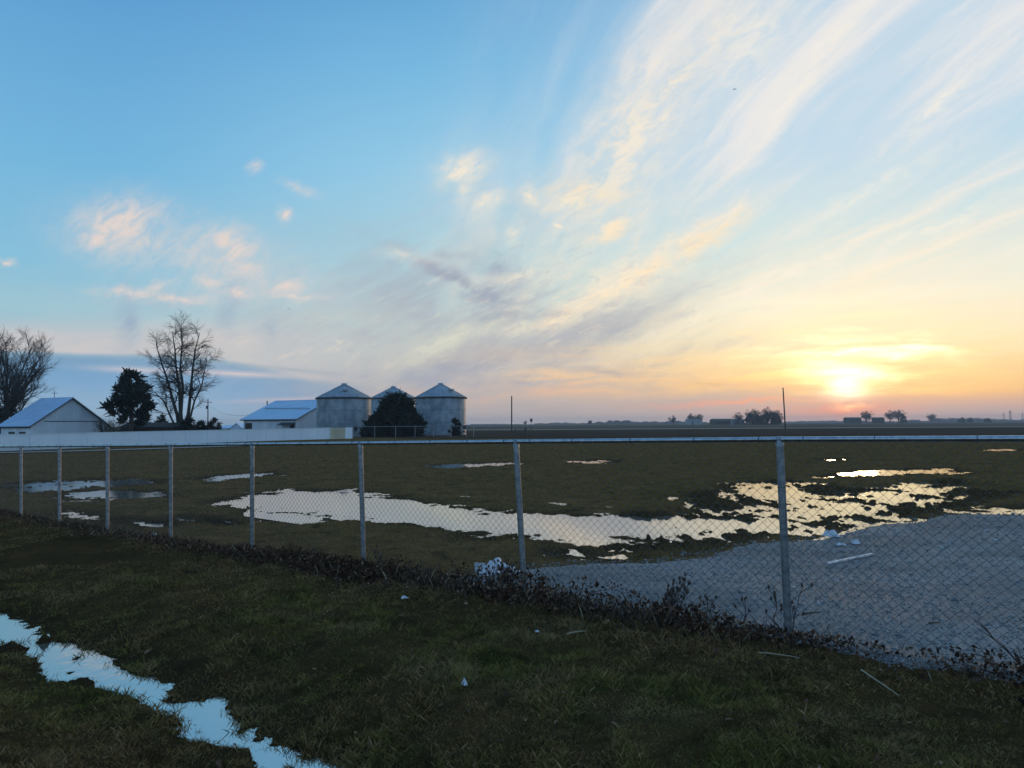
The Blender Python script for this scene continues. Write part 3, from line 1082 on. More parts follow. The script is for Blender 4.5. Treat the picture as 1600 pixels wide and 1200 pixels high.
def build_fence():
    bot = [(1232, 992), (820, 936), (569, 898), (394, 867), (267, 846), (168, 832), (93, 820), (33, 808)]
    top = [(1218, 686.5), (806, 690), (563, 692.5), (394, 694), (267, 695.5), (168, 696.5), (93, 697), (33, 697.5)]
    B, Tp = [fence_pt(*p) for p in bot], [fence_pt(*p) for p in top]
    # one more post beyond each side of the picture
    B = [B[0] + (B[0] - B[1]) * 1.02] + B + [B[-1] + (B[-1] - B[-2])]
    Tp = [Vector((B[0].x, B[0].y, Tp[0].z + 0.03))] + Tp + [Tp[-1] + (Tp[-1] - Tp[-2])]
    root = empty('chain_link_fence', B[2])
    tag(root, 'silver chain link fence running across the gravel edge with round posts and a top rail', 'fence')
    o = root.location

    def loc(p):
        return Vector(p) - o
    for i, (b, t) in enumerate(zip(B, Tp)):
        ax = (t - b).normalized()
        m = MB()
        m.tube([loc(b - ax * 0.35), loc(t - ax * 0.02)], 0.0295, 14)
        po = m.build('post', M_POST, root)
        c = MB()
        zc = t - ax * 0.06
        c.tube([loc(zc), loc(zc + ax * .03), loc(zc + ax * .04), loc(zc + ax * .07), loc(zc + ax * .085)], [.0315, .0315, .027, .022, .008], 14)
        c.tube([loc(t - FU * 0.018), loc(t + FU * 0.018)], 0.0255, 14)
        c.build('post_cap', M_POST, po)
        for f in (0.25, 0.5, 0.75):
            m2 = MB()
            p = b + (t - b) * f
            ring = [loc(p + FU * (math.cos(w) * 0.0325) + FN * (math.sin(w) * 0.0325) + ax * (0.004 * math.sin(w))) for w in np.linspace(0, 6.283, 13)]
            m2.tube(ring, 0.0022, 5, cap=False)
            m2.build('tie_wire', M_WIRE, po)
    m = MB()
    m.tube([loc(t) for t in Tp], 0.0215, 14)
    rail = m.build('top_rail', M_RAIL, root)
    for i in range(len(Tp) - 1):
        for f in (0.06, 0.27, 0.5, 0.74, 0.93):
            p = Tp[i].lerp(Tp[i + 1], f)
            k = MB()
            if True:
                ring = [loc(p + FU * (0.002 * math.cos(w * .5)) + Vector((0, 0, 1)) * (math.cos(w) * 0.0245) + FN * (math.sin(w) * 0.0245)) for w in np.linspace(0, 6.283, 13)]
                k.tube(ring, 0.0024, 5, cap=False)
            k.build('rail_tie', M_WIRE, rail)
    # sleeves where rail lengths join
    # woven wire
    S = [(p - F0).dot(FU) for p in Tp]
    zt = [p.z for p in Tp]
    zb = [p.z for p in B]
    a, n = 0.0375, 42
    cols = int((S[-1] - S[0]) / a)
    i = np.arange(cols)
    j = np.arange(n + 1)
    I, J = np.meshgrid(i, j, indexing='ij')
    s = S[0] + (I + ((I + J) % 2)) * a
    sag = 0.012 * fbm(s * 0.8, J * 0.08, 2, 21)
    bz = np.interp(s, S, zb) + 0.035 + 0.03 * fbm(s * 0.7, s * 0, 2, 5)
    tz = np.interp(s, S, zt) + 0.016
    z = bz + (tz - bz) * J / n
    off = -0.026 - 0.012 + np.where((I + J) % 2 == 0, 0.0022, -0.0022) + sag
    cx = F0.x + FU.x * s + FN.x * off - o.x
    cy = F0.y + FU.y * s + FN.y * off - o.y
    cz = z - o.z
    rw = 0.00150
    V = []
    for q in range(4):
        w = q * math.pi / 2
        du, dn = math.cos(w) * rw * 1.3, math.sin(w) * rw * 1.3
        V.append(np.stack([cx + FU.x * du + FN.x * dn, cy + FU.y * du + FN.y * dn, cz], -1))
    V = np.stack(V, 2)                       # cols, n+1, 4, 3
    base = (np.arange(cols)[:, None] * (n + 1) + np.arange(n)[None, :]) * 4
    F = []
    for q in range(4):
        q2 = (q + 1) % 4
        F.append(np.stack([base + q, base + q2, base + 4 + q2, base + 4 + q], -1))
    F = np.stack(F, 2).reshape(-1, 4)
    link('wire_mesh', np_mesh('wire_mesh', V.reshape(-1, 3), F, False), M_WIRE, root)


build_fence()


# ------------------------------------------------------------------ fields beyond the grass
def field_sheet(name, quad, mat, dz, nx=60, ny=24):
    q = [Vector((a, b)) for a, b in quad]            # near-left, near-right, far-right, far-left
    u, v = np.meshgrid(np.linspace(0, 1, nx), np.linspace(0, 1, ny))
    x = (q[0].x * (1 - u) + q[1].x * u) * (1 - v) + (q[3].x * (1 - u) + q[2].x * u) * v
    y = (q[0].y * (1 - u) + q[1].y * u) * (1 - v) + (q[3].y * (1 - u) + q[2].y * u) * v
    y = y + np.where((v == 0) | (v == 1), 0, 0)
    z = base_h(x.ravel(), y.ravel()).reshape(x.shape) + dz
    V = np.stack([x, y, z], -1).reshape(-1, 3)
    f = grid_faces(ny, nx)[:, ::-1]
    tag(link(name, np_mesh(name, V, f, True), mat), kind='structure')


def soil(name, c1, c2, c3, stretch):
    m, T, b = pmat(name, c1, 1.0, 0, 0.0)
    p = position(T, stretch)
    n = noise(T, p, 0.12, 6, 0.65).st(0.35, 0.65)
    n2 = noise(T, p, 0.9, 5, 0.7).st(0.4, 0.62)
    c = mixc(T, n2 * 0.6, mixc(T, n, c1, c2), c3)
    T.links.new(c.s, b.inputs['Base Color'])
    bump(T, b, noise(T, p, 1.4, 4, 0.7), 1.0, 0.15)
    return m


field_sheet('ploughed_field', [(-14, 92), (190, 74), (460, 196), (-70, 206)],
            soil('ploughed_soil', (0.078, 0.052, 0.037), (0.115, 0.076, 0.050), (0.045, 0.032, 0.024), (0.08, 1, 1)), 0.05)
field_sheet('farm_track', [(-74, 206.0), (480, 196.5), (520, 226), (-82, 236)],
            soil('pale_track', (0.42, 0.32, 0.22), (0.32, 0.25, 0.18), (0.22, 0.18, 0.13), (0.2, 1, 1)), 0.06)
field_sheet('stubble_field', [(-86, 237), (530, 227), (2600, 2600), (-1800, 2600)],
            soil('stubble', (0.150, 0.105, 0.072), (0.095, 0.068, 0.050), (0.18, 0.135, 0.09), (0.05, 0.4, 1)), 0.07, 50, 50)

a_, b_ = at_y(-20, 709.5, 58.5), at_y(395, 696.3, 66.0)
field_sheet('concrete_path', [(a_.x, a_.y), (b_.x, b_.y), (b_.x - .6, b_.y + 1.3), (a_.x - .6, a_.y + 1.0)],
            mottled('pale_concrete', (0.55, 0.55, 0.54), (0.42, 0.42, 0.42), 2.0, 0.8), 0.10, 40, 3)

# ------------------------------------------------------------------ building materials
M_WHITE = mottled('white_boards', (0.74, 0.81, 0.88), (0.60, 0.66, 0.73), 0.8, 0.7, bmp=0.1, stretch=(1, 1, .25))
M_PANEL = mottled('white_vinyl', (0.78, 0.84, 0.90), (0.70, 0.77, 0.84), 0.5, 0.5, bmp=0.0, stretch=(1, 1, .3))
M_BEIGE = mottled('bare_plywood', (0.46, 0.40, 0.28), (0.58, 0.53, 0.40), 0.8, 0.85)
M_TRIM = mottled('dark_trim', (0.05, 0.05, 0.055), (0.035, 0.035, 0.04), 2.0, 0.7)
M_DARK = mottled('dark_opening', (0.012, 0.012, 0.014), (0.02, 0.02, 0.02), 2.0, 0.6)
M_ROOF = mottled('sky_tinted_metal_roof', (0.42, 0.54, 0.70), (0.50, 0.62, 0.76), 0.7, 0.38, 0.3, stretch=(.3, 1, 1))  # blue that the metal reflects from the sky, put into its base colour
M_STEEL = mottled('bin_steel', (0.20, 0.25, 0.29), (0.35, 0.40, 0.45), 0.9, 0.52, 0.40, stretch=(1, 1, .8))
M_BINROOF = mottled('bin_roof_steel', (0.26, 0.30, 0.34), (0.36, 0.39, 0.42), 0.7, 0.45, 0.5)
M_WOOD = mottled('weathered_pole', (0.060, 0.048, 0.040), (0.085, 0.068, 0.056), 6.0, 0.9, stretch=(1, 1, .1))
M_BROWN = mottled('brown_boards', (0.040, 0.030, 0.026), (0.055, 0.042, 0.036), 1.2, 0.85)
M_BARK = mottled('bark', (0.045, 0.038, 0.034), (0.07, 0.06, 0.052), 5.0, 0.95)
M_GREY = mottled('grey_shed_metal', (0.10, 0.11, 0.12), (0.14, 0.15, 0.16), 0.5, 0.7)
M_FAR = mottled('dull_white_boards', (.36, .37, .38), (.30, .31, .32), .6, .8)
M_WIREB = mottled('black_cable', (0.02, 0.02, 0.02), (0.03, 0.03, 0.03), 4.0, 0.6)


# ------------------------------------------------------------------ white panel fence
def white_fence():
    A, Bq = Vector((-46.1, 64.0, 0)), Vector((-23.6, 92.0, 0))
    d = (Bq - A).normalized()
    nrm = Vector((d.y, -d.x, 0))
    zb0, zb1 = at_y(0, 705, 64).z, at_y(515, 686.5, 92).z
    zt0, zt1 = at_y(0, 679.5, 64).z, at_y(515, 668.6, 92).z
    L = (Bq - A).length
    o = Vector((A.x, A.y, zb0))
    root = empty('panel_fence', o)
    tag(root, 'long white solid panel fence in front of the farm buildings, one beige panel', 'fence')
    pw = 2.44
    k0, k1 = -4, int(L / pw)
    spans = [(k * pw, (k + 1) * pw, M_PANEL) for k in range(k0, k1)]
    spans += [(k1 * pw, L, M_PANEL), (L, L + 2.55, M_BEIGE), (L + 2.55, L + 3.75, M_PANEL)]

    def zz(s, a, b):
        return a + (b - a) * s / L
    for s0, s1, mt in spans:
        m = MB()
        p0, p1 = A + d * (s0 + .05), A + d * (s1 - .05)
        zt = (zz(s0, zt0, zt1), zz(s1, zt0, zt1))
        zb = (zz(s0, zb0, zb1) - .1, zz(s1, zb0, zb1) - .1)
        nb = 8
        for j in range(nb):                       # boards with a small step between them
            a, b = p0.lerp(p1, j / nb), p0.lerp(p1, (j + 1) / nb)
            e = nrm * (0.006 * (j % 2))
            za, zc = zb[0] + (zb[1] - zb[0]) * j / nb, zb[0] + (zb[1] - zb[0]) * (j + 1) / nb
            ta, tc_ = zt[0] + (zt[1] - zt[0]) * j / nb, zt[0] + (zt[1] - zt[0]) * (j + 1) / nb
            q = [Vector((a.x, a.y, za)) + e - o, Vector((b.x, b.y, zc)) + e - o, Vector((b.x, b.y, tc_)) + e - o, Vector((a.x, a.y, ta)) + e - o]
            m.slab(q, nrm, 0.03)
        p = m.build('panel', mt, root)
        if mt is M_BEIGE:
            tag(p, 'weathered beige plywood panel')
        m = MB()
        c = A + d * s0
        for (w, h0, h1) in ((0.055, zz(s0, zb0, zb1) - .15, zz(s0, zt0, zt1) + .05),):
            m.tube([Vector((c.x, c.y, h0)) - o, Vector((c.x, c.y, h1)) - o], w, 4, smooth=False)
        m.build('post', M_PANEL, root)
    m = MB()
    s0, s1 = spans[0][0], L
    a, b = A + d * s0, A + d * s1
    za, zc = zz(s0, zt0, zt1), zz(s1, zt0, zt1)
    m.slab([Vector((a.x, a.y, za)) + nrm * .05 - o, Vector((b.x, b.y, zc)) + nrm * .05 - o,
            Vector((b.x, b.y, zc)) - nrm * .05 - o, Vector((a.x, a.y, za)) - nrm * .05 - o], Vector((0, 0, 1)), -0.05)
    m.build('top_cap', M_PANEL, root)


white_fence()


def far_wire_fence():
    P0, P1 = at_y(552, 687, 96), at_y(740, 685.5, 101)
    P0.z, P1.z = at_y(552, 687, 96).z, at_y(740, 685, 101).z
    d = (P1 - P0)
    root = empty('wire_fence', P0)
    tag(root, 'low grey wire fence with thin posts in front of the dark conifer and steel bins', 'fence')
    h = 1.75
    fr = [0.0] + [((px - 552) / 188.0) for px in (584, 616, 646, 675, 703, 728)] + [1.0]
    for f in fr:
        p = d * f
        m = MB()
        m.tube([p - Vector((0, 0, .2)), p + Vector((0, 0, h + .03))], 0.045, 8)
        m.build('post', M_POST, root)
    m = MB()
    m.tube([Vector((0, 0, h)), d + Vector((0, 0, h))], 0.035, 8)
    m.build('top_rail', M_POST, root)
    m = MB()
    n = 110
    for i in range(n):
        x0, x1 = d * (i / n), d * ((i + 1) / n)
        pts = []
        for j in range(13):
            q = (x0 if (i + j) % 2 else x1)
            pts.append(q + Vector((0, 0, 0.05 + (h - .05) * j / 12)))
        m.tube(pts, 0.004, 3, cap=False, smooth=False)
    m.build('wire_mesh', M_WIRE, root)


far_wire_fence()


# ------------------------------------------------------------------ barns
def gable_barn(corner, g, r, W, Lr, z0, ze, za, mats, name, label, over=0.35, extra=None, seam=None):
    """corner: near gable corner; g: along the gable; r: along the ridge (away)"""
    g, r = Vector((g[0], g[1], 0)).normalized(), Vector((r[0], r[1], 0)).normalized()
    root = empty(name, Vector((corner[0], corner[1], z0)))
    tag(root, label, 'barn')
    wall, roof, trim = mats
    up = Vector((0, 0, 1))
    he, ha = ze - z0, za - z0

    def P(a, b, z):
        return g * a + r * b + up * z
    # walls: each a slab, board steps in the gable
    m = MB()
    nb = max(8, int(W / 0.55))
    for e, b0 in ((0, 0.0), (1, Lr)):
        for j in range(nb):
            a0, a1 = W * j / nb, W * (j + 1) / nb
            t0, t1 = 1 - abs(a0 - W / 2) / (W / 2), 1 - abs(a1 - W / 2) / (W / 2)
            off = 0.012 * (j % 2)
            s = -1 if e == 0 else 1
            q = [P(a0, b0 + s * off, -.3), P(a1, b0 + s * off, -.3), P(a1, b0 + s * off, he + (ha - he) * t1 - .05), P(a0, b0 + s * off, he + (ha - he) * t0 - .05)]
            m.slab(q, r * s, 0.12)
    for s, a0 in ((-1, 0.0), (1, W)):
        nb2 = max(6, int(Lr / 0.55))
        for j in range(nb2):
            b0, b1 = .13 + (Lr - .26) * j / nb2, .13 + (Lr - .26) * (j + 1) / nb2
            off = 0.012 * (j % 2)
            q = [P(a0 + s * off, b0, -.3), P(a0 + s * off, b1, -.3), P(a0 + s * off, b1, he - .05), P(a0 + s * off, b0, he - .05)]
            m.slab(q, g * s, 0.12)
    m.build('wall', wall, root)
    # roof planes with standing ribs
    for s in (0, 1):
        m = MB()
        sl = (ha - he) / (W / 2)
        ea, ez = -over, he - sl * over
        if s:
            A0, A1 = (W + over, ez), (W / 2, ha)
        else:
            A0, A1 = (ea, ez), (W / 2, ha)
        q = [P(A0[0], -over, A0[1]), P(A0[0], Lr + over, A0[1]), P(A1[0], Lr + over, A1[1]), P(A1[0], -over, A1[1])]
        nn = (q[1] - q[0]).cross(q[2] - q[1])
        if nn.z < 0:
            nn = -nn
        nn.normalize()
        m.slab([p + nn * .10 for p in q], nn, 0.09)
        nr = int((Lr + 2 * over) / 0.6)
        for j in range(nr + 1):
            b = -over + (Lr + 2 * over) * j / nr
            p0, p1 = P(A0[0], b, A0[1]) + nn * .11, P(A1[0], b, A1[1]) + nn * .11
            m.tube([p0, p1], 0.025, 4, smooth=False)
        m.build('roof', roof, root)
        m = MB()                                  # fascia under the roof edge
        for b in (-over + .02, Lr + over - .02):
            p0, p1 = P(A0[0], b, A0[1] - .02), P(A1[0], b, A1[1] - .02)
            m.tube([p0, p1], 0.075, 4, smooth=False)
        m.tube([P(A0[0] + (.06 if not s else -.06), -over, A0[1] - .03), P(A0[0] + (.06 if not s else -.06), Lr + over, A0[1] - .03)], 0.08, 4, smooth=False)
        m.build('trim', trim, root)
    m = MB()
    m.tube([P(W / 2, -over, ha + .10), P(W / 2, Lr + over, ha + .10)], 0.09, 6)
    m.build('ridge_cap', roof, root)
    if seam:
        m = MB()
        m.add([], [])
        a0, a1, z = seam
        m.slab([P(a0, -.03, z), P(a1, -.03, z), P(a1, -.03, z + .10), P(a0, -.03, z + .10)], -r, 0.05)
        m.build('door_track', trim, root)
    if extra:
        extra(root, P, g, r)
    return root


def barn_a_extra(root, P, g, r):
    m = MB()                                       # lightning rod and vane on the ridge
    m.tube([P(5.0, 3.6, 5.6), P(5.0, 3.6, 6.9)], 0.035, 5)
    m.tube([P(5.0, 3.0, 6.55), P(5.0, 4.2, 6.55)], 0.03, 5)
    m.build('weather_vane', M_TRIM, root)
    m = MB()                                       # openings in the low side wall
    for b0 in (1.0, 3.2):
        m2 = MB()
        m2.slab([P(-.04, b0, .7), P(-.04, b0 + 1.3, .7), P(-.04, b0 + 1.3, 1.5), P(-.04, b0, 1.5)], -g, 0.05)
        m2.build('window', M_DARK, root)
    m2 = MB()                                      # sliding door seams in the gable
    for a in (2.6, 7.4):
        m2.slab([P(a, -.03, 0.0), P(a + .05, -.03, 0.0), P(a + .05, -.03, 2.45), P(a, -.03, 2.45)], -r, 0.03)
    m2.slab([P(2.65, -.02, 0.0), P(7.4, -.02, 0.0), P(7.4, -.02, 2.5), P(2.65, -.02, 2.5)], -r, 0.03)
    m2.build('door', M_WHITE, root)


gable_barn((-59.5, 88.0), (.43, .9), (-.9, .43), 10.0, 6.2, -0.35, at_y(49, 664.5, 88).z, at_y(111, 622.5, 92.5).z,
           (M_WHITE, M_ROOF, M_TRIM), 'gable_barn', 'small white barn with sky-tinted metal roof behind the left end of the white fence',
           0.3, barn_a_extra, (1.6, 9.0, 2.75))


def barn_b_extra(root, P, g, r):
    m = MB()
    m.slab([P(-.05, .35, .9), P(-.05, 1.3, .9), P(-.05, 1.3, 2.1), P(-.05, .35, 2.1)], -g, 0.06)
    m.build('window', M_DARK, root)
    m = MB()
    m.slab([P(-1.15, .1, 1.95), P(-1.15, 3.2, 1.95), P(-.05, 3.2, 2.35), P(-.05, .1, 2.35)], Vector((0, 0, 1)), 0.06)
    m.build('awning', M_TRIM, root)
    m = MB()
    m.slab([P(-.05, 9.8, 0), P(-.05, 11.4, 0), P(-.05, 11.4, 2.3), P(-.05, 9.8, 2.3)], -g, 0.06)
    m.build('door', M_BROWN, root)
    m = MB()                                       # rust streak and lap joint on the roof
    h = W_B / 2
    m.tube([P(h * .48, 0.4, 3.10 + 3.2 * .48 + .13), P(h * .52, 11.0, 3.10 + 3.2 * .52 + .13)], 0.05, 4, smooth=False)
    m.build('lap_joint', M_GREY, root)


W_B = 15.6
gable_barn((-35.8, 118.0), (.43, .9), (-.9, .43), W_B, 11.8, -0.1, at_y(463, 654, 118).z, at_y(512, 625.5, 125).z,
           (M_WHITE, M_ROOF, M_TRIM), 'gable_barn', 'larger white barn with sky-tinted metal roof beside the leftmost steel bin', 0.4, barn_b_extra)


# ------------------------------------------------------------------ grain bins
def bin_wall_mb(rad, he):
    m = MB()
    prof = []
    nz = int(he / 0.13)
    for k in range(nz + 1):
        prof.append((rad + (0.022 if k % 2 else -0.022), he * k / nz))
    m.lathe(prof, 48)
    return m


def grain_bin(pxc, Y, wpx, y_eave, y_apex, label, rot):
    c = at_y(pxc, 660, Y)
    rad = wpx / 2 / FPX * Y
    z0 = -0.08
    he = at_y(pxc, y_eave, Y).z - z0
    ha = at_y(pxc, y_apex, Y).z - z0
    root = empty('grain_bin', Vector((c.x, c.y, z0)), rot)
    tag(root, label, 'grain bin', 'grain bins')
    wall = bin_wall_mb(rad, he).build('wall', M_STEEL, root)
    for zf in (0.0, .34, .67, 1.0):                 # sheet laps
        m = MB()
        z = he * zf
        m.lathe([(rad + .025, z - .04), (rad + .045, z - .04), (rad + .045, z + .05), (rad + .025, z + .05)], 48)
        m.build('hoop', M_STEEL, wall)
    m = MB()
    rc = 0.42
    m.lathe([(rad + .16, he - .12), (rad + .20, he - .05), (rc, ha - .28)], 48)
    n = 24
    for k in range(n):
        w = 2 * math.pi * k / n
        a = Vector((math.cos(w), math.sin(w), 0))
        m.tube([a * (rad + .2) + Vector((0, 0, he - .02)), a * rc + Vector((0, 0, ha - .25))], 0.045, 4, smooth=False)
    roof = m.build('roof', M_BINROOF, root)
    m = MB()
    mid = (rad + .2) * .52 + rc * .48
    zm = (he - .05) * .52 + (ha - .28) * .48
    m.lathe([(mid + .06, zm - .02), (mid + .06, zm + .05), (mid - .06, zm + .09)], 48)
    m.build('roof_ring', M_BINROOF, roof)
    m = MB()
    m.lathe([(rc + .05, ha - .36), (rc + .05, ha - .05), (rc - .05, ha), (0.001, ha + .05)], 20)
    m.build('roof_cap', M_BINROOF, root)
    m = MB()
    m.lathe([(rad + .03, he - .2), (rad + .22, he - .2), (rad + .24, he - .02), (rad + .1, he + .05)], 48)
    m.build('eave_band', M_TRIM, root)
    m = MB()
    for s in (-.22, .22):
        m.tube([(rad + .12, s, .6), (rad + .12, s, he + .1), (rad - .1, s, he + .35)], .022, 5)
    for k in range(int(he / .32)):
        m.tube([(rad + .12, -.22, .8 + .32 * k), (rad + .12, .22, .8 + .32 * k)], .015, 4)
    m.build('ladder', M_BINROOF, root)
    m = MB()
    m.tube([(rad + .02, 1.6, 1.3), (rad + .06, 1.6, 1.3)], .3, 4, smooth=False)
    m.box(rad * .955, rad * .985 + .05, 1.25, 1.95, 1.0, 1.7)
    m.build('hatch', M_TRIM, root)
    m = MB()
    w = .55
    m.box(rad * .5, rad * .5 + .7, -.35, .35, he + (ha - he) * .5 - .08, he + (ha - he) * .5 + .16)
    m.build('roof_hatch', M_BINROOF, root)
    return root


grain_bin(537.5, 115, 83, 622, 599, 'steel grain bin touching the white barn, leftmost of the three', R(-75))
grain_bin(614.5, 132, 69, 622.3, 603.5, 'smaller looking steel grain bin behind the dark conifer, middle of the three', R(-110))
grain_bin(688.5, 120, 79, 621.3, 598.5, 'steel grain bin standing at the open field, rightmost of the three', R(-40))


# ------------------------------------------------------------------ low shed, far roof, poles, gate, sign
def low_shed(px0, px1, ytop, Y, dep, name, label, mats, z0=-.1, eave=0.55, cat='shed', door=True):
    a, b = at_y(px0, ytop, Y), at_y(px1, ytop, Y)
    w = b.x - a.x
    top = a.z - z0
    root = empty(name, Vector((a.x, Y, z0)))
    tag(root, label, cat)
    wall, roof = mats
    he = top - eave
    m = MB()
    nb = max(4, int(w / 0.8))
    for j in range(nb):
        x0, x1 = w * j / nb, w * (j + 1) / nb
        o = .02 * (j % 2)
        m.box(x0, x1, o, .15, -.4, he)
        m.box(x0, x1, dep - .15, dep - o, -.4, he)
    m.add([(.02, .15, -.4), (.02, dep - .15, -.4), (.02, dep - .15, he), (.02, dep / 2, top - .1), (.02, .15, he)], [(0, 1, 2, 3, 4)])
    m.add([(w - .02, .15, -.4), (w - .02, dep - .15, -.4), (w - .02, dep - .15, he), (w - .02, dep / 2, top - .1), (w - .02, .15, he)], [(4, 3, 2, 1, 0)])
    m.build('wall', wall, root)
    ov = .3
    sl = eave / (dep / 2)
    for s in (0, 1):
        m = MB()
        e = -ov if not s else dep + ov
        q = [Vector((-ov, e, he - sl * ov)), Vector((w + ov, e, he - sl * ov)), Vector((w + ov, dep / 2, top)), Vector((-ov, dep / 2, top))]
        nn = (q[1] - q[0]).cross(q[2] - q[1])
        if nn.z < 0:
            nn = -nn
        m.slab(q, nn, .1)
        m.build('roof', roof, root)
    if door:
        m = MB()
        m.box(w * .3, w * .3 + min(1.6, w * .25), -.04, 0.0, -.05, he * .85)
        m.build('door', M_DARK, root)
        m = MB()
        m.box(w * .7, w * .7 + min(1.1, w * .16), -.04, 0.0, he * .4, he * .75)
        m.build('window', M_DARK, root)
    return root


low_shed(188, 276, 660.5, 96, 5.0, 'low_shed', 'low dark brown shed between the dark cedar and the tall bare tree', (M_BROWN, M_BROWN), -.2)
r_ = low_shed(344, 384, 664.2, 170, 7.0, 'farm_house', 'distant pale roofed house seen over the white fence left of the larger barn', (M_WHITE, M_ROOF), -.1, .7, 'house')
a_ = MB()
gx = (at_y(370, 660, 170) - at_y(344, 660, 170)).x
gz = at_y(370, 661, 170).z + .1
a_.slab([(gx - 1.6, -.5, gz - 1.25), (gx - 1.6, 3.2, gz - 1.25), (gx, 3.2, gz), (gx, -.5, gz)], (-.62, 0, .78), .1)
a_.slab([(gx + 1.6, -.5, gz - 1.25), (gx + 1.6, 3.2, gz - 1.25), (gx, 3.2, gz), (gx, -.5, gz)], (.62, 0, .78), .1)
a_.add([(gx - 1.4, -.3, gz - 1.6), (gx + 1.4, -.3, gz - 1.6), (gx + 1.4, -.3, gz - 1.2), (gx, -.3, gz - .1), (gx - 1.4, -.3, gz - 1.2)], [(0, 1, 2, 3, 4)])
a_.build('dormer', M_ROOF, r_)


def pole(px_b, px_t, ytop, Y, rad, label, name='wooden_pole', extra=None, cat='pole'):
    b, t = at_y(px_b, 662, Y), at_y(px_t, ytop, Y)
    z0 = float(base_h(np.array([b.x]), np.array([Y]))[0])
    root = empty(name, Vector((b.x, Y, z0)))
    tag(root, label, cat)
    m = MB()
    top = t - Vector((b.x, Y, z0))
    m.tube([(0, 0, -.6), top * .33, top * .66, top], [rad, rad * .93, rad * .85, rad * .75], 10)
    m.build('shaft', M_WOOD, root)
    m = MB()
    m.tube([top, top + Vector((0, 0, .06)), top + Vector((0, 0, .12))], [rad * .9, rad * .9, rad * .2], 10)
    m.build('cap', M_TRIM, root)
    if extra:
        extra(root, top)
    return root


def util_extra(root, top):
    m = MB()
    z = top.z - .9
    m.box(-1.1, 1.1, -.16, -.05, z, z + .13)
    m.build('crossarm', M_WOOD, root)
    for x in (-1.0, -.4, .4, 1.0):
        m = MB()
        m.lathe([(.05, 0), (.07, .05), (.04, .12), (.06, .17), (.001, .22)], 8, (x, -.1, z + .13))
        m.build('insulator', M_GREY, root)
    m = MB()
    m.lathe([(.001, 0), (.26, .02), (.26, .8), (.2, .9), (.001, .92)], 14, (-.42, 0, z - 1.8))
    m.build('transformer', M_GREY, root)


pole(799.5, 799.5, 619.5, 150, .15, 'lone dark wooden pole in the field just right of the steel bins')
pole(1227, 1223.5, 606.5, 160, .17, 'tall slightly leaning dark pole in the field left of the sun')
up_ = pole(325, 325, 624, 200, .17, 'utility pole with crossarm and transformer seen over the white fence', 'utility_pole', util_extra, 'utility pole')
pole(417.5, 417.5, 627, 142, .14, 'thin pole rising behind the sky-tinted metal roof of the larger barn')


def cable(p0, p1, sag, label, name='power_line'):
    m = MB()
    o = Vector(p0)
    d = Vector(p1) - o
    m.tube([d * t - Vector((0, 0, sag * 4 * t * (1 - t))) for t in np.linspace(0, 1, 15)], 0.022, 4, cap=False)
    return tag(m.build(name, M_WIREB, None, o), label, 'cable')


cable(at_y(326.5, 633.5, 199.8), at_y(408, 643.5, 131.5), 1.6, 'sagging black service cable from the utility pole to the larger barn')
cable(at_y(324, 632.5, 199.8), at_y(268, 628, 262), 2.0, 'thin cable leaving the utility pole towards the tall bare tree')


def farm_gate():
    p = at_y(805, 681, 103)
    root = empty('farm_gate', Vector((p.x, p.y, -.05)))
    tag(root, 'small dark gate with a thick post in the field below the lone pole', 'gate')
    m = MB()
    m.tube([(1.5, 0, -.3), (1.5, 0, 1.25)], .11, 8)
    m.build('gate_post', M_WOOD, root)
    m = MB()
    m.tube([(0, 0, -.3), (0, 0, 1.15)], .05, 8)
    m.build('hinge_post', M_WOOD, root)
    m = MB()
    for z in (.25, .6, 1.05):
        m.tube([(.03, 0, z), (1.42, 0, z)], .025, 6)
    m.tube([(.1, 0, .25), (.1, 0, 1.05)], .025, 6)
    m.tube([(1.38, 0, .25), (1.38, 0, 1.05)], .025, 6)
    m.build('gate_frame', M_TRIM, root)


farm_gate()


def field_sign():
    t = at_y(830, 654, 190)
    root = empty('field_sign', Vector((t.x, 190, 0)))
    tag(root, 'tiny dark sign panel on a post in the far field right of the lone pole', 'sign')
    m = MB()
    m.tube([(0, 0, -.4), (0, 0, t.z - .4)], .06, 8)
    m.build('post', M_WOOD, root)
    m = MB()
    m.box(-.33, .33, -.06, -.03, t.z - .85, t.z)
    m.build('sign_panel', M_GREY, root)


field_sign()


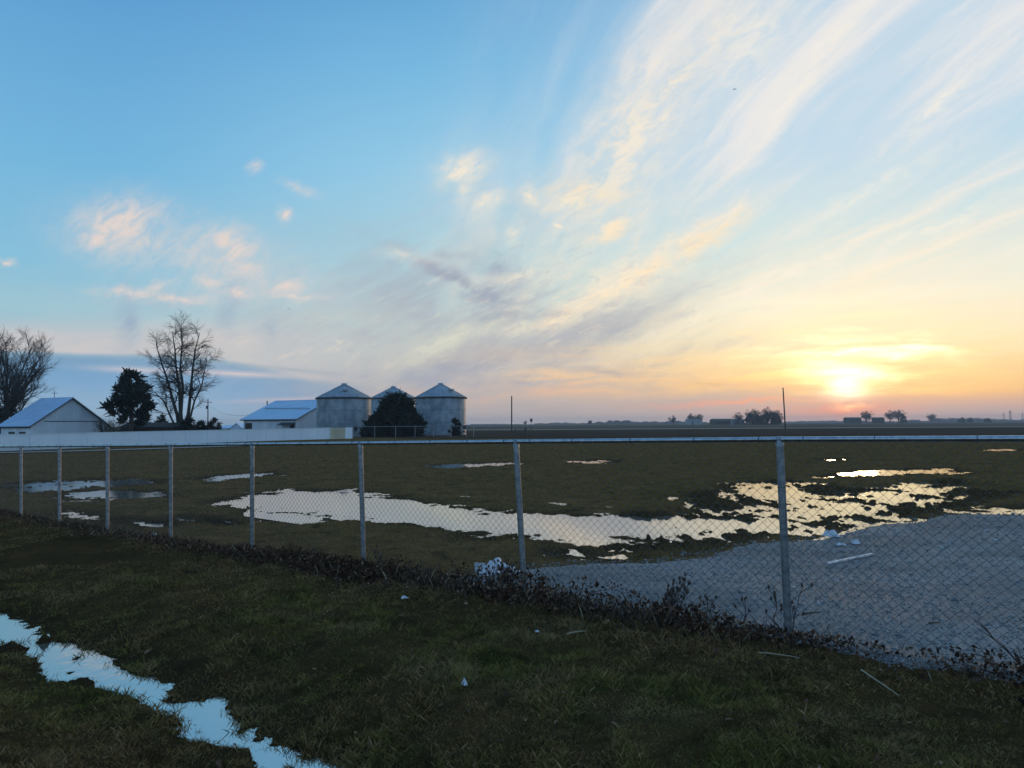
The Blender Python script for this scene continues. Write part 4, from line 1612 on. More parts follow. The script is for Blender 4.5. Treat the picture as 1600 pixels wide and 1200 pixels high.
# ------------------------------------------------------------------ bare trees
class Tree:
    def __init__(self, seed):
        self.r = random.Random(seed)
        self.trunk, self.crown = MB(), MB()

    def limb(self, mb, p, d, L, rad, taper, n, up=0.0, wob=0.12, sides=5):
        pts, rs = [Vector(p)], [rad]
        d = Vector(d).normalized()
        for k in range(n):
            d = (d + Vector((self.r.gauss(0, wob), self.r.gauss(0, wob), self.r.gauss(0, wob) + up))).normalized()
            pts.append(pts[-1] + d * (L / n))
            rs.append(rad * (1 - (1 - taper) * (k + 1) / n))
        mb.tube(pts, rs, sides, cap=False)
        return pts, rs

    def grow(self, pts, rs, level, spec, t0=0.25, mb=None):
        """side branches from a limb; spec: per level (count, length, angle, up, sides, minimum radius)"""
        if level >= len(spec):
            return
        cnt, ln, ang, up, sides, rmin = spec[level]
        L = sum((pts[i + 1] - pts[i]).length for i in range(len(pts) - 1))
        c = max(1, int(cnt * self.r.uniform(.8, 1.2)))
        for k in range(c):
            t = t0 + (1 - t0) * (k + self.r.random()) / c
            f = t * (len(pts) - 1)
            i = min(int(f), len(pts) - 2)
            p = pts[i].lerp(pts[i + 1], f - i)
            d = (pts[i + 1] - pts[i]).normalized()
            ax = Vector((self.r.gauss(0, 1), self.r.gauss(0, 1), self.r.gauss(0, .35)))
            ax = (ax - d * ax.dot(d)).normalized()
            a = R(ang * self.r.uniform(.65, 1.3))
            nd = d * math.cos(a) + ax * math.sin(a)
            nl = ln * (1.12 - .5 * t) * self.r.uniform(.6, 1.25)
            nr = max(rmin, rs[i] * self.r.uniform(.4, .62))
            q, qr = self.limb(self.crown, p, nd, nl, nr, .35, 4 if level == 0 else 3, up, .13, sides)
            self.grow(q, qr, level + 1, spec, .15)

    def build(self, name, loc, label, group=None, scale=1.0, bark=None, rz=0.0):
        root = empty(name, loc, rz)
        root.scale = (scale,) * 3
        tag(root, label, 'tree', group)
        self.trunk.build('trunk', bark or M_BARK, root)
        self.crown.build('crown', bark or M_BARK, root)
        return root


def ground_at(px, Y):
    p = at_y(px, 660, Y)
    p.z = float(base_h(np.array([p.x]), np.array([Y]))[0])
    return p


def big_left_tree():
    T = Tree(3)
    H = at_y(10, 512, 100).z + .3
    pts, rs = T.limb(T.trunk, (0, 0, -.3), (0.0, 0, 1), 3.4, .52, .85, 4, .1, .03, 10)
    spec = [(12, 4.0, 36, .09, 4, .036), (8, 2.0, 38, .08, 3, .020), (7, 1.0, 36, .05, 3, .012)]
    k = 15
    for j in range(k):
        w = 2 * math.pi * j / k * 1.62 + T.r.uniform(-.2, .2)
        out = [0.12, .38, .65, .95, 1.35][j % 5]
        st = pts[2 + j % 3]
        d = Vector((math.cos(w) * out, math.sin(w) * out, 1.0))
        L = (H - 3.0) / max(.9, d.normalized().z) * (1.0 if out < .5 else .80 if out > .9 else .92) * T.r.uniform(.72, .82)
        q, qr = T.limb(T.trunk, st, d, L, .24 - .05 * out, .16, 7, .045, .055, 6)
        T.grow(q, qr, 0, spec, .16)
    T.build('bare_tree', ground_at(6, 100), 'spreading bare tree cut by the left picture edge behind the small barn')


def tall_maple():
    T = Tree(11)
    base = ground_at(284, 98)
    S = 98 / FPX
    T.limb(T.trunk, (0, 0, -.3), (0, 0, 1), 1.3, .75, .8, 3, 0, .02, 10)
    # stems traced in metres: across, height
    stems = [[(-.2, .6), (-.75, 3.2), (-1.6, 6.2), (-2.4, 8.6), (-3.0, 10.8), (-3.7, 13.2)],
             [(-.1, .6), (-.3, 3.5), (-.85, 7.0), (-1.2, 10.0), (-1.6, 12.6), (-2.1, 15.0)],
             [(.1, .6), (.2, 3.6), (.1, 7.2), (-.15, 10.0), (.2, 13.0), (-.1, 15.6)],
             [(.2, .6), (.7, 3.6), (1.1, 6.8), (1.15, 9.8), (1.5, 12.4), (2.0, 14.7)],
             [(.3, .6), (1.1, 2.8), (1.9, 5.2), (2.6, 7.4), (3.2, 9.6), (3.5, 11.0)],
             [(-.3, .6), (-1.4, 3.2), (-2.6, 5.2), (-3.9, 6.6)]]
    spec = [(15, 3.2, 52, .04, 4, .026), (9, 1.65, 44, -.01, 3, .014), (8, .95, 42, -.05, 3, .0095)]
    for i, s in enumerate(stems):
        y = [0, .8, -.7, .5, -.4, .3][i]
        pts, rs = [], []
        for k, (x, z) in enumerate(s):
            pts.append(Vector((x + T.r.gauss(0, .08), y * k / 4 + T.r.gauss(0, .15), z)))
            rs.append((.28 if i < 4 else .18) * (1 - .85 * k / (len(s) - 1)))
        T.trunk.tube(pts, rs, 7, cap=False)
        T.grow(pts, rs, 0, spec, .30)
    T.build('bare_tree', base, 'tall slender bare tree with several upright stems beside the dark cedar')


big_left_tree()
tall_maple()


def bare_shrub(px, Y, h, w, label, n=26, seed=1):
    T = Tree(seed)
    spec = [(6, h * .4, 40, .03, 3, .012), (4, h * .22, 40, 0, 3, .008)]
    for j in range(n):
        a = T.r.uniform(0, 6.28)
        o = T.r.uniform(.05, .6) * w / h
        q, qr = T.limb(T.trunk, (math.cos(a) * .3, math.sin(a) * .3, -.1), (math.cos(a) * o, math.sin(a) * o, 1), h * T.r.uniform(.6, 1), .03, .3, 4, .0, .10, 4)
        T.grow(q, qr, 0, spec, .25)
    root = empty('bare_shrub', ground_at(px, Y))
    tag(root, label, 'shrub')
    T.trunk.build('stems', M_BARK, root)
    T.crown.build('twigs', M_BARK, root)


bare_shrub(168, 86, 3.0, 2.6, 'leafless thicket in front of the small barn at the right corner of its gable', 34, 5)
bare_shrub(188, 90, 2.4, 1.6, 'leafless shrub under the left side of the dark cedar', 22, 6)


# ------------------------------------------------------------------ evergreens
def needle_mat(name, c1, c2):
    m, T, b = pmat(name, c1, 0.8, 0, 0.25)
    T.links.new(mixc(T, attr(T, 'rnd'), c1, c2).s, b.inputs['Base Color'])
    return m


M_NEEDLE = needle_mat('needles', (0.010, 0.016, 0.012), (0.030, 0.042, 0.026))


def evergreen(name, loc, label, H, profile, nclump, seed, size=.55, trunk=None, group=None, sprays=34, cat='tree', lift=.5):
    """profile: list of (height fraction, radius); clumps of needle sprays through the volume, trunk inside"""
    g = np.random.default_rng(seed)
    root = empty(name, loc)
    tag(root, label, cat, group)
    hs, rr = np.array([p[0] for p in profile]), np.array([p[1] for p in profile])
    # choose clump heights with weight to wide levels
    t = g.uniform(hs[0], hs[-1], nclump * 4)
    k = g.random(len(t)) < np.interp(t, hs, rr) / rr.max() + .12
    t = t[k][:nclump]
    a = g.uniform(0, 6.283, len(t))
    ra = np.interp(t, hs, rr) * np.sqrt(g.uniform(.12, 1.0, len(t))) * g.uniform(.78, 1.10, len(t))
    cx, cy, cz = np.cos(a) * ra, np.sin(a) * ra, t * H
    cs = size * g.uniform(.7, 1.35, len(t))
    n = len(t) * sprays
    ci = np.repeat(np.arange(len(t)), sprays)
    dirs = g.normal(0, 1, (n, 3))
    outw = np.stack([np.cos(a), np.sin(a), np.full(len(t), lift)], -1)[ci]
    dirs = dirs / np.linalg.norm(dirs, axis=1, keepdims=True) + outw * .75
    dirs /= np.linalg.norm(dirs, axis=1, keepdims=True)
    side = np.cross(dirs, g.normal(0, 1, (n, 3)))
    side /= np.linalg.norm(side, axis=1, keepdims=True) + 1e-6
    L = cs[ci] * g.uniform(.6, 1.3, n)
    st = np.stack([cx, cy, cz], -1)[ci] + g.normal(0, .3, (n, 3)) * cs[ci][:, None]
    wd = L * g.uniform(.13, .24, n)
    P0, P1 = st - side * wd[:, None], st + side * wd[:, None]
    P2 = st + dirs * L[:, None] + side * wd[:, None] * .3
    P3 = st + dirs * L[:, None] * .98 - side * wd[:, None] * .3
    V = np.stack([P0, P1, P2, P3], 1).reshape(-1, 3)
    F = np.arange(n * 4).reshape(-1, 4)
    link('crown', np_mesh('crown', V, F, False, {'rnd': np.repeat(g.random(n), 4)}), M_NEEDLE, root)
    m = MB()
    tr = trunk or H * .022
    m.tube([(0, 0, -.3), (0, 0, H * .4), (0, 0, H * .92)], [tr, tr * .7, tr * .15], 8)
    for k in range(0, len(t), 2):
        m.tube([(0, 0, cz[k] * .82), (cx[k] * .5, cy[k] * .5, cz[k] * .93), (cx[k], cy[k], cz[k])], [tr * .22, tr * .15, tr * .06], 4, cap=False)
    m.build('trunk', M_BARK, root)
    return root


def px_h(px, ytop, Y):
    g_ = ground_at(px, Y)
    return at_y(px, ytop, Y).z - g_.z


# dark cedar: irregular lobed crown on a short trunk
def cedar():
    Y = 93
    H = px_h(205, 588, Y)
    loc = ground_at(205, Y)
    root = evergreen('cedar_tree', loc, 'dark ragged evergreen cedar between the small barn and the tall bare tree', H,
                     [(.24, .4), (.31, 1.5), (.38, 2.4), (.50, 2.65), (.62, 2.4), (.70, 2.1), (.80, 1.7), (.90, 1.3), (.97, .9), (1.04, .4)], 70, 4, .60, .34, None, 60, 'tree', .9)
    return root


cedar()
Yc = 105
evergreen('conifer_tree', ground_at(619, Yc), 'broad dark conifer mound in front of the steel bins behind the wire fence', px_h(621, 618, Yc),
          [(.02, 4.3), (.15, 4.5), (.32, 4.3), (.42, 3.5), (.52, 2.9), (.65, 2.6), (.8, 2.15), (.90, 1.6), (.97, .9)], 280, 9, .66, .25, None, 46, 'tree', .6)
evergreen('evergreen_shrub', ground_at(712, 108), 'small dark shrub against the foot of the rightmost steel bin', px_h(712, 657, 108),
          [(.02, .9), (.3, 1.15), (.6, .95), (.85, .6), (1.0, .25)], 46, 12, .36, .05, None, 24, 'shrub')
for (px, yt, Y, wd, lb, sd) in (
        (12, 628, 97, 2.3, 'dark evergreen shrub at the left picture edge under the spreading bare tree', 21),
        (228, 652, 106, .9, 'small dark shrub over the left part of the low brown shed roof', 22),
        (252, 648, 108, 1.0, 'pointed dark shrub over the right part of the low brown shed roof', 23),
        (296, 652, 96, 1.6, 'dark shrub around the foot of the tall bare tree', 24),
        (331, 653, 100, 1.15, 'round dark shrub standing below the utility pole', 25),
        (314, 660, 100, .9, 'lowest dark shrub between the tall bare tree and the utility pole', 26),
        (212, 657, 97, 1.7, 'dark undergrowth at the foot of the cedar trunk', 27)):
    evergreen('evergreen_shrub', ground_at(px, Y), lb, px_h(px, yt, Y), [(.02, wd * .9), (.35, wd), (.65, wd * .75), (.88, wd * .4), (1.0, .12)],
              int(34 + 20 * wd), sd, .36, .06, None, 24, 'shrub')


# ------------------------------------------------------------------ the far horizon
def far_tree_proto(seed, h=8.0, w=3.0, fork=6):
    T = Tree(seed)
    pts, rs = T.limb(T.trunk, (0, 0, -.2), (0, 0, 1), h * .3, .28, .8, 3, .1, .03, 6)
    spec = [(10, h * .28, 44, .04, 4, .045), (8, h * .17, 44, .02, 3, .032), (6, h * .10, 40, 0, 3, .026)]
    for j in range(fork):
        a = 6.283 * j / fork + T.r.uniform(-.3, .3)
        o = [.15, .5, .95][j % 3] * w / 3.0
        q, qr = T.limb(T.trunk, pts[-1 - j % 2], (math.cos(a) * o, math.sin(a) * o, 1), h * T.r.uniform(.46, .60), .14, .3, 5, .03, .08, 4)
        T.grow(q, qr, 0, spec, .12)
    return T


PROTOS = {}


def far_tree(px, ytop, Y, label, kind=0):
    H = px_h(px, ytop, Y)
    loc = ground_at(px, Y)
    if kind not in PROTOS:
        PROTOS[kind] = far_tree_proto(40 + kind, 8.0, (3.0, 2.4, 3.6)[kind], (7, 5, 8)[kind]).build('bare_tree', loc, label, 'bare trees on the far horizon', H / 8.0)
        return
    c = copy_tree(PROTOS[kind])
    c.location, c.scale = loc, (H / 8.0,) * 3
    c.rotation_euler = (0, 0, random.uniform(0, 6))
    c['label'] = label


far_tree(821, 657.5, 700, 'tiny round bare tree just left of the field sign', 0)
far_tree(922, 656, 800, 'lone tiny bare tree on the horizon midway between the field sign and the sun', 2)
far_tree(1052, 649.5, 600, 'small top heavy bare tree left of the far white house', 1)
far_tree(1079.5, 646.5, 720, 'left one of two bare trees behind the far white house', 0)
far_tree(1091.5, 646, 720, 'right one of two bare trees behind the far white house', 2)
far_tree(1153, 644.5, 560, 'thin bare tree above the grey shed left of the dark grove', 1)
far_tree(1177, 638.5, 560, 'bare tree rising from the left part of the dark grove', 2)
far_tree(1200, 637.5, 565, 'tallest bare tree rising from the middle of the dark grove', 0)
far_tree(1213, 640.5, 560, 'bare tree at the right end of the dark grove near the leaning pole', 2)
far_tree(1191, 645, 570, 'low bare tree in the gap of the dark grove', 0)
far_tree(1354, 641.5, 800, 'bare tree just right of the setting sun between two far sheds', 2)
far_tree(1391, 642, 800, 'smaller of two close bare trees right of the setting sun', 0)
far_tree(1404, 639.5, 800, 'larger of two close bare trees right of the setting sun', 2)
far_tree(1456, 646, 900, 'lone bare tree on the horizon far right of the sun', 2)
for (px, yt, Y, wd, lb, sd) in (
        (1171, 648, 550, 3.6, 'dark evergreen at the left end of the far grove', 31), (1183, 650, 552, 3.2, 'low dark evergreen second from the left in the far grove', 32),
        (1194, 649, 548, 3.4, 'dark evergreen in the middle of the far grove', 33), (1205, 646, 551, 4.0, 'largest rounded dark evergreen of the far grove', 34),
        (1214, 649.5, 549, 2.8, 'dark evergreen at the right end of the far grove', 35), (1411.5, 648.5, 795, 3.0, 'dark round evergreen right of the two close bare trees', 36),
        (1502, 652.5, 900, 4.0, 'low dark bush on the right horizon left of the pylons', 37), (1516, 653, 905, 3.2, 'lower bush beside the pylons on the right horizon', 38),
        (1543, 653, 910, 4.0, 'wide flat bush below the left pylon on the right horizon', 39)):
    evergreen('distant_evergreen', ground_at(px, Y), lb, px_h(px, yt, Y), [(.02, wd), (.4, wd), (.7, wd * .75), (.9, wd * .4), (1.0, .3)],
              70, sd, 1.1, .2, 'dark evergreens on the horizon', 16, 'tree')
low_shed(1074, 1097, 654.8, 700, 9, 'farm_house', 'far white house under two bare trees on the horizon', (M_FAR, M_GREY), 0, 2.0, 'house')
low_shed(1115, 1144, 654.3, 600, 12, 'long_shed', 'long dark shed on the horizon right of the far white house', (M_BROWN, M_BROWN), 0, 1.6)
low_shed(1146, 1163, 654.2, 570, 9, 'grey_shed', 'grey shed on the horizon touching the dark grove', (M_GREY, M_GREY), 0, 1.3)
low_shed(1324, 1346, 652, 800, 10, 'long_shed', 'dark flat shed on the horizon right under the setting sun', (M_BROWN, M_BROWN), 0, 1.2)
low_shed(1368, 1382, 652, 800, 9, 'small_shed', 'dark flat shed on the horizon between single tree and the two close trees', (M_BROWN, M_BROWN), 0, .9)


def pylon(px, ytop, Y, label):
    H = px_h(px, ytop, Y)
    root = empty('lattice_pylon', ground_at(px, Y))
    tag(root, label, 'pylon', 'pylons on the right horizon')
    m = MB()
    w = H * .09
    for sx in (-1, 1):
        for sy in (-1, 1):
            m.tube([(sx * w, sy * w, -.2), (sx * w * .3, sy * w * .3, H * .65), (sx * .15, sy * .15, H)], H * .010, 4)
    for k in range(8):
        z0, z1 = H * k / 8, H * (k + 1) / 8
        f0, f1 = w * (1 - .86 * k / 8), w * (1 - .86 * (k + 1) / 8)
        for sy in (-1, 1):
            m.tube([(-f0, sy * f0, z0), (f1, sy * f1, z1)], H * .006, 3)
            m.tube([(f0, sy * f0, z0), (-f1, sy * f1, z1)], H * .006, 3)
    m.build('tower', M_GREY, root)
    for z in (.72, .86):
        m = MB()
        m.tube([(-H * .14, 0, H * z), (0, 0, H * z + .4), (H * .14, 0, H * z)], H * .012, 4)
        m.build('crossarm', M_GREY, root)


pylon(1579, 640.5, 1400, 'tallest lattice pylon on the right horizon')
pylon(1569, 645, 1700, 'faint smaller pylon left of the tallest pylon')
pylon(1598, 645, 1500, 'pylon cut by the right picture edge')


def horizon_woods():
    """low far-off woodland strip, read as one mass"""
    g = np.random.default_rng(3)
    Vs, n_tot = [], 0
    for (p0, p1, hm, Y) in ((735, 820, 3.0, 1900), (835, 915, 5.0, 1700), (900, 960, 6.0, 1650), (960, 1075, 7.0, 1600), (930, 1010, 8.5, 1500),
                            (1095, 1120, 7.0, 1300), (1225, 1330, 6.0, 2000), (1412, 1470, 9.0, 1500), (1470, 1620, 10.0, 1600), (1480, 1660, 8, 1900), (1340, 1412, 5.0, 1500)):
        n = int((p1 - p0) * 110)
        px = g.uniform(p0, p1, n)
        x = (px - 800) / FPX * Y
        y = Y + g.uniform(-20, 20, n)
        top = hm * .6 * np.clip(.75 + 1.5 * fbm(x * .03, np.full(n, Y * 1.0), 3, 5) + .6 * fbm(x * .12, np.full(n, Y * 1.0), 2, 7) + 1.0 * fbm(x * .4, np.full(n, Y * 1.0), 2, 8), .2, 1.6)
        z = top * g.uniform(0, 1, n) ** 1.2 - .3
        c = np.stack([x, y, z], -1)
        s = g.uniform(.5, 1.3, n)[:, None, None] * 1.15
        tri = g.normal(0, 1, (n, 3, 3)) * s
        tri[:, :, 2] *= .6
        Vs.append((c[:, None] + tri).reshape(-1, 3))
    V = np.concatenate(Vs)
    F = np.arange(len(V)).reshape(-1, 3)
    me = np_mesh('distant_woods', V, F, False, {'rnd': np.repeat(g.random(len(F)), 3)})
    tag(link('distant_woods', me, needle_mat('far_woods', (0.035, 0.032, 0.030), (0.06, 0.055, 0.05))), kind='stuff')


horizon_woods()


# ------------------------------------------------------------------ litter and weeds one can point at
M_PLAST = mottled('white_plastic', (0.62, 0.63, 0.66), (0.50, 0.51, 0.55), 9.0, 0.45)
M_PLANK = mottled('white_painted_wood', (0.62, 0.61, 0.60), (0.46, 0.45, 0.44), 8.0, 0.6, stretch=(.2, 1, 1))
M_STRAW = mottled('pale_straw', (0.34, 0.28, 0.18), (0.26, 0.21, 0.14), 20.0, 0.8)
M_STEM = mottled('dead_stem', (0.060, 0.042, 0.034), (0.10, 0.07, 0.05), 14.0, 0.9)


def crumple(name, loc, w, d, h, seed, mat, label=None, cat=None, parent=None, rz=0.0, fold=1.0):
    """a crumpled sheet lying in a low heap, with its own thickness"""
    g = np.random.default_rng(seed)
    n = 26
    u, v = np.meshgrid(np.linspace(-1, 1, n), np.linspace(-1, 1, n))
    ang = np.arctan2(v, u)
    k = 1 + .22 * np.sin(3 * ang + seed) + .12 * np.sin(7 * ang + 2 * seed)
    x, y = u * w / 2 * k, v * d / 2 * k
    rr = np.maximum(np.abs(u), np.abs(v))
    f = fbm(u * 2.3 + seed, v * 2.3, 3, seed)
    ridge = np.abs(fbm(u * 2.9 + 5, v * 2.9 + seed, 2, seed + 9))
    z = h * (np.clip(1 - rr, 0, 1) ** .8 * (.45 + fold * (1.1 * f + .35) - .5 * ridge)) + .004
    z = np.maximum(z, .003)
    x = x + .06 * w * fbm(u * 3, v * 3 + 8, 2, seed + 3)
    top = np.stack([x, y, z + .002], -1).reshape(-1, 3)
    bot = np.stack([x, y, z - .002], -1).reshape(-1, 3)
    F = grid_faces(n, n)[:, ::-1]
    Fb = F[:, ::-1] + n * n
    e = [i for i in range(n)] + [i * n + n - 1 for i in range(1, n)] + [n * n - 1 - i for i in range(1, n)] + [(n - 1 - i) * n for i in range(1, n - 1)]
    S = [(e[i], e[i - 1], e[i - 1] + n * n, e[i] + n * n) for i in range(len(e))]
    o = link(name, np_mesh(name, np.concatenate([top, bot]), np.concatenate([F, Fb, np.array(S)]), False), mat, parent, loc, rz)
    if label:
        tag(o, label, cat)
    return o


p = on_ground(768, 899)
p.z = max(p.z, float(gravel_h(np.array([p.x]), np.array([p.y]))[0]))
rt = empty('plastic_sheet', p, .25)
tag(rt, 'crumpled white plastic sheet with a stiff flap on the gravel beside the fence post', 'litter')
crumple('sheet', (0.03, 0, 0.0), .40, .34, .15, 4, M_PLAST, parent=rt, rz=.3)
m = MB()
m.slab([(-.20, -.05, 0), (-.10, -.09, .0), (-.09, -.07, .125), (-.205, -.03, .13)], (0.3, -.95, .1), .008)
m.build('stiff_flap', M_PLAST, rt)
crumple('torn_corner', (.16, .05, 0), .22, .24, .08, 9, M_PLAST, parent=rt, rz=1.0)


def lying_stick(pa, pb, rad, name, label, mat, cat, lift=.012, square=False, bend=0.0):
    a, b = on_ground(*pa), on_ground(*pb)
    for q in (a, b):
        g_ = np.array([q.x]), np.array([q.y])
        if gravel_sd(*g_)[0] < -.05:
            q.z = float(gravel_h(*g_)[0])
    d = b - a
    m = MB()
    if square:
        L = d.length
        m.box(-L / 2, L / 2, -rad, rad, 0, rad * 1.1)
        o = m.build(name, mat, None, (a + b) / 2 + Vector((0, 0, lift)), math.atan2(d.y, d.x))
        o.rotation_euler.y = -math.asin(max(-1, min(1, d.z / L)))
        bv = o.modifiers.new('bevel', 'BEVEL')
        bv.width, bv.segments = rad * .18, 2
    else:
        sd = Vector((-d.y, d.x, 0)).normalized()
        m.tube([d * t + Vector((0, 0, lift)) + sd * bend * math.sin(3.14 * t) * (1 + .3 * math.sin(9 * t)) for t in (0, .2, .4, .6, .8, 1)],
               [rad, rad * .95, rad * .9, rad * .8, rad * .7, rad * .5], 7)
        o = m.build(name, mat, None, a)
    return tag(o, label, cat)


lying_stick((1293, 887), (1365, 871.5), .022, 'white_plank', 'narrow white plank lying on the gravel right of the nearest fence post', M_PLANK, 'plank', .006, True)
lying_stick((1346, 1059), (1405, 1100), .006, 'pale_stick', 'straight pale stick lying in the grass below the nearest fence post', M_STRAW, 'stick', .05)
lying_stick((886, 999), (916, 994), .007, 'pale_twig', 'short pale twig in the grass below the leaf strip', M_STRAW, 'twig', .04, False, .02)
lying_stick((1258, 967), (1283, 965), .008, 'dark_twig', 'short dark twig on the gravel right of the nearest post foot', M_STEM, 'twig', .012, False, .01)
lying_stick((1452, 983), (1470, 981), .007, 'dark_twig', 'tiny dark twig on the open gravel at the right', M_STEM, 'twig', .012)
lying_stick((924, 934), (958, 941), .007, 'dark_twig', 'dark twig on the gravel behind the wire, left of the dry seed head', M_STEM, 'twig', .014, False, .02)
lying_stick((1185, 1031), (1250, 1040), .005, 'straw_stem', 'long straw stem under the leaf strip left of the pale stick', M_STRAW, 'twig', .05, False, .02)

for (px, py, w, h, lb, sd) in (
        (1299, 843, .22, .09, 'largest white paper scrap at the far gravel edge beside the puddle', 11),
        (1338, 855, .13, .07, 'small white crumpled paper on the gravel right of the largest scrap', 12),
        (1313, 857, .12, .04, 'flat thin white scrap between the two crumpled papers on the gravel', 13),
        (726, 1073, .045, .03, 'small bright white scrap lying alone in the near grass', 14),
        (632, 937, .06, .02, 'pale scrap at the lower edge of the leaf strip left of the middle post', 15),
        (839, 990, .03, .015, 'tiny pale leaf like scrap in the grass under the middle post', 16),
        (240, 837, .09, .03, 'white scrap by the fence foot on the left', 17)):
    q = on_ground(px, py)
    if gravel_sd(np.array([q.x]), np.array([q.y]))[0] < -.05:
        q.z = float(gravel_h(np.array([q.x]), np.array([q.y]))[0])
    crumple('paper_scrap', q + Vector((0, 0, .012)), w, w * .8, h, sd, M_PLAST, lb, 'paper scrap', rz=sd * 1.7, fold=1.3)


def weed(px, py, h, label, seed, lean=(0, 0), forks=4, head=True, n_stem=1, fence=True, mat=None):
    rr_ = random.Random(seed)
    p = fence_pt(px, py) if fence else on_ground(px, py)
    p = p - FN * .06 if fence else p
    p.z = th(p.x, p.y)
    root = empty('dried_weed', p)
    tag(root, label, 'weed')
    st, heads = MB(), []
    for s in range(n_stem):
        hh = h * rr_.uniform(.7, 1.0) if s else h
        dx, dy = rr_.gauss(0, .07) * (n_stem > 1), rr_.gauss(0, .05) * (n_stem > 1)
        pts = []
        for k in range(7):
            t = k / 6
            off = FU * (-(lean[0] * t + .35 * lean[0] * t * t) * hh) + FN * lean[1] * t * hh
            pts.append(Vector((dx * (1 + t), dy * (1 + t), -.03 + hh * t)) + off + Vector((rr_.gauss(0, .008), rr_.gauss(0, .008), 0)))
        st.tube(pts, [.0055 * (1 - .6 * k / 6) for k in range(7)], 5)
        for f in range(forks):
            t = rr_.uniform(.35, .92)
            i = min(5, int(t * 6))
            b = pts[i].lerp(pts[i + 1], t * 6 - i)
            a = rr_.uniform(0, 6.28)
            L = hh * rr_.uniform(.16, .34)
            dr = (FU * math.cos(a) + FN * math.sin(a) * .5 + Vector((0, 0, rr_.uniform(.4, 1.4)))).normalized()
            q = [b, b + dr * L * .5 + Vector((0, 0, .01)), b + dr * L]
            st.tube(q, [.0034, .0027, .0018], 4)
            if head:
                pts_h = [q[-1]] + ([pts[-1]] if f == 0 else [])
                for hp in pts_h:
                    hd = MB()
                    heads.append(hd)
                    ax = Vector((rr_.gauss(0, .3), rr_.gauss(0, .3), 1)).normalized()
                    hd.tube([hp, hp + ax * .006, hp + ax * .016, hp + ax * .026, hp + ax * .034], [.002, .008, .011, .008, .002], 6)
                    o_ = len(hd.v)
                    for z in range(10):                       # bristles rooted on the head
                        i_ = rr_.randrange(6, o_ - 6)
                        v = Vector((rr_.gauss(0, 1), rr_.gauss(0, 1), rr_.gauss(.5, 1))).normalized()
                        c = Vector(hd.v[i_])
                        hd.v.append(tuple(c + v * .022))
                        hd.f.append((i_, i_ - 1, len(hd.v) - 1))
                        hd.sm.append(False)
    st.build('stem', mat or M_STEM, root)
    for hd in heads:
        hd.build('seed_head', mat or M_STEM, root)
    return root


weed(1040, 962, .34, 'bushy brown dried weed with a dense seed head, left of the nearest post', 1, (.02, 0), 14, True, 4)
weed(1192, 968, .42, 'tall forked dead weed just left of the nearest post', 2, (-.10, 0), 6, True, 2)
weed(1160, 972, .30, 'single upright dead stalk between the seed head weed and the forked weed', 3, (0, 0), 3, True, 1)
weed(1100, 960, .24, 'short faint dried weed on the gravel side between the seed head weed and upright stalk', 4, (.05, 0), 5, True, 2)
weed(868, 930, .22, 'bent dark stalk right of the middle post', 5, (.18, 0), 3, False, 1)
weed(793, 925, .38, 'clump of thin dark stalks hugging the left side of the middle post', 6, (0, 0), 5, True, 6)
weed(826, 925, .33, 'thin straight stalks right against the middle post', 7, (.02, 0), 2, False, 3)
weed(760, 915, .28, 'sparse dry weed in front of the plastic sheet', 8, (-.05, 0), 5, True, 3)
weed(700, 905, .24, 'thin dry weed standing left of the plastic sheet', 9, (.03, 0), 3, True, 2)
weed(600, 893, .30, 'curved dark stalk right of the post in front of the long puddle', 10, (-.08, 0), 4, True, 2)
weed(478, 880, .22, 'low dry weed between the posts left of the long puddle centre', 12, (.05, 0), 4, True, 3)
weed(650, 897, .20, 'small brown weed tuft midway left of the plastic sheet', 13, (.0, 0), 6, True, 3)
weed(742, 855, .20, 'small dark stalk standing in the long puddle behind the fence', 14, (.05, 0), 2, False, 1, False)


def cane(base, tip, rad, label, forks, seed):
    rr_ = random.Random(seed)
    b = on_ground(*base)
    d = ray(*tip)
    t = EYE + d * (b.y + .15)
    root = empty('dead_branch', b)
    tag(root, label, 'branch')
    m, f = MB(), MB()
    v = t - b
    pts = [v * k / 6 + Vector((0, 0, .035 * math.sin(3.14 * k / 6))) for k in range(7)]
    m.tube(pts, [rad * (1 - .75 * k / 6) for k in range(7)], 6)
    for k in range(forks):
        i = rr_.randint(1, 4)
        q = pts[i]
        e = v * rr_.uniform(.25, .4) + Vector((rr_.gauss(0, .03), rr_.gauss(0, .03), rr_.uniform(.0, .07)))
        f.tube([q, q + e * .5 + Vector((0, 0, .01)), q + e], [rad * .5, rad * .4, rad * .2], 5)
    m.build('main_stem', M_STEM, root)
    f.build('side_twig', M_STEM, root)


cane((1612, 1060), (1526, 981), .008, 'longer dark bare branch leaning out from the right picture edge', 3, 1)
cane((1566, 1062), (1520, 1018), .006, 'shorter dark bare branch poking up from the leaf heap at the right edge', 2, 2)


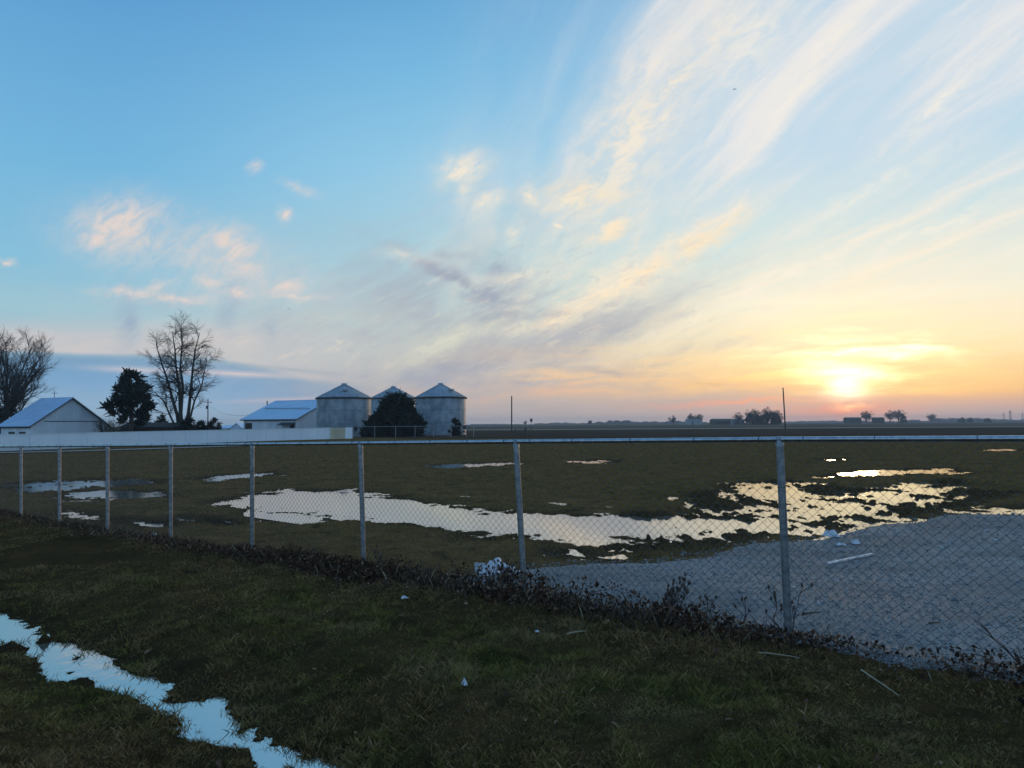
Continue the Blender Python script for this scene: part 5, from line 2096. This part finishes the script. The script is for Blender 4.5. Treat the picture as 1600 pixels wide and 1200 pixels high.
# ------------------------------------------------------------------ birds
def bird(px, py, Y, span, label, flap, seed):
    c = at_y(px, py, Y)
    m = MB()
    s = span
    n = 10
    prof = [(-.30, .004), (-.27, .03), (-.20, .035), (-.08, .075), (.06, .085), (.16, .065), (.22, .05), (.27, .048), (.31, .025), (.36, .004)]
    m.tube([(x * s * .9, 0, 0) for x, r in prof], [r * s * .9 for x, r in prof], n)
    for e in (-1, 1):
        st = [(0.0, .11, .05, .0), (.25, .12, .05, .10 * flap), (.5, .10, .035, .10 * flap - .02), (.78, .07, .02, .02 * flap - .05), (1.0, .015, .006, -.06)]
        vs = []
        for y, ch, th_, z in st:
            yy = e * y * s * .5
            vs += [(ch * s * 1.1, yy, z * s), (0, yy, z * s + th_ * s * .5), (-ch * s * 1.2, yy, z * s), (0, yy, z * s - th_ * s * .5)]
        fs = []
        for k in range(4):
            for q in range(4):
                a, b = k * 4 + q, k * 4 + (q + 1) % 4
                fs.append((a, b, b + 4, a + 4))
        fs.append((16, 17, 18, 19))
        m.add(vs, fs, True)
    m.add([(-.26 * s, -.02 * s, .006 * s), (-.26 * s, .02 * s, .006 * s), (-.44 * s, .08 * s, .0), (-.44 * s, -.08 * s, .0), (-.26 * s, 0, -.012 * s), (-.44 * s, 0, -.008 * s)],
          [(0, 1, 2, 3), (0, 3, 5, 4), (1, 4, 5, 2), (2, 5, 3), (0, 4, 1)])
    o = m.build('bird', mottled('dark_feathers', (.03, .03, .03), (.05, .05, .05), 9.0, .8), None, c, seed)
    tag(o, label, 'bird')


bird(451.5, 483, 70, .42, 'dark bird gliding low over the left clouds above the barns', 1.2, R(95))
bird(1147.5, 139.5, 55, .34, 'tiny dark bird high in the sky at the upper right', .7, R(80))


# ------------------------------------------------------------------ haze in the air over the fields
def haze():
    m = MB()
    m.box(-2750, 2750, -400, 2750, -1.6, 23.0)
    mat = bpy.data.materials.new('haze')
    mat.use_nodes = True
    T = mat.node_tree
    T.nodes.clear()
    out = T.nodes.new('ShaderNodeOutputMaterial')
    v = T.nodes.new('ShaderNodeVolumePrincipled')
    v.inputs['Color'].default_value = (0.80, 0.86, 0.95, 1.0)
    v.inputs['Density'].default_value = 0.00030
    v.inputs['Anisotropy'].default_value = 0.2
    T.links.new(v.outputs[0], out.inputs['Volume'])
    o = m.build('haze', mat)
    tag(o, kind='stuff')


haze()
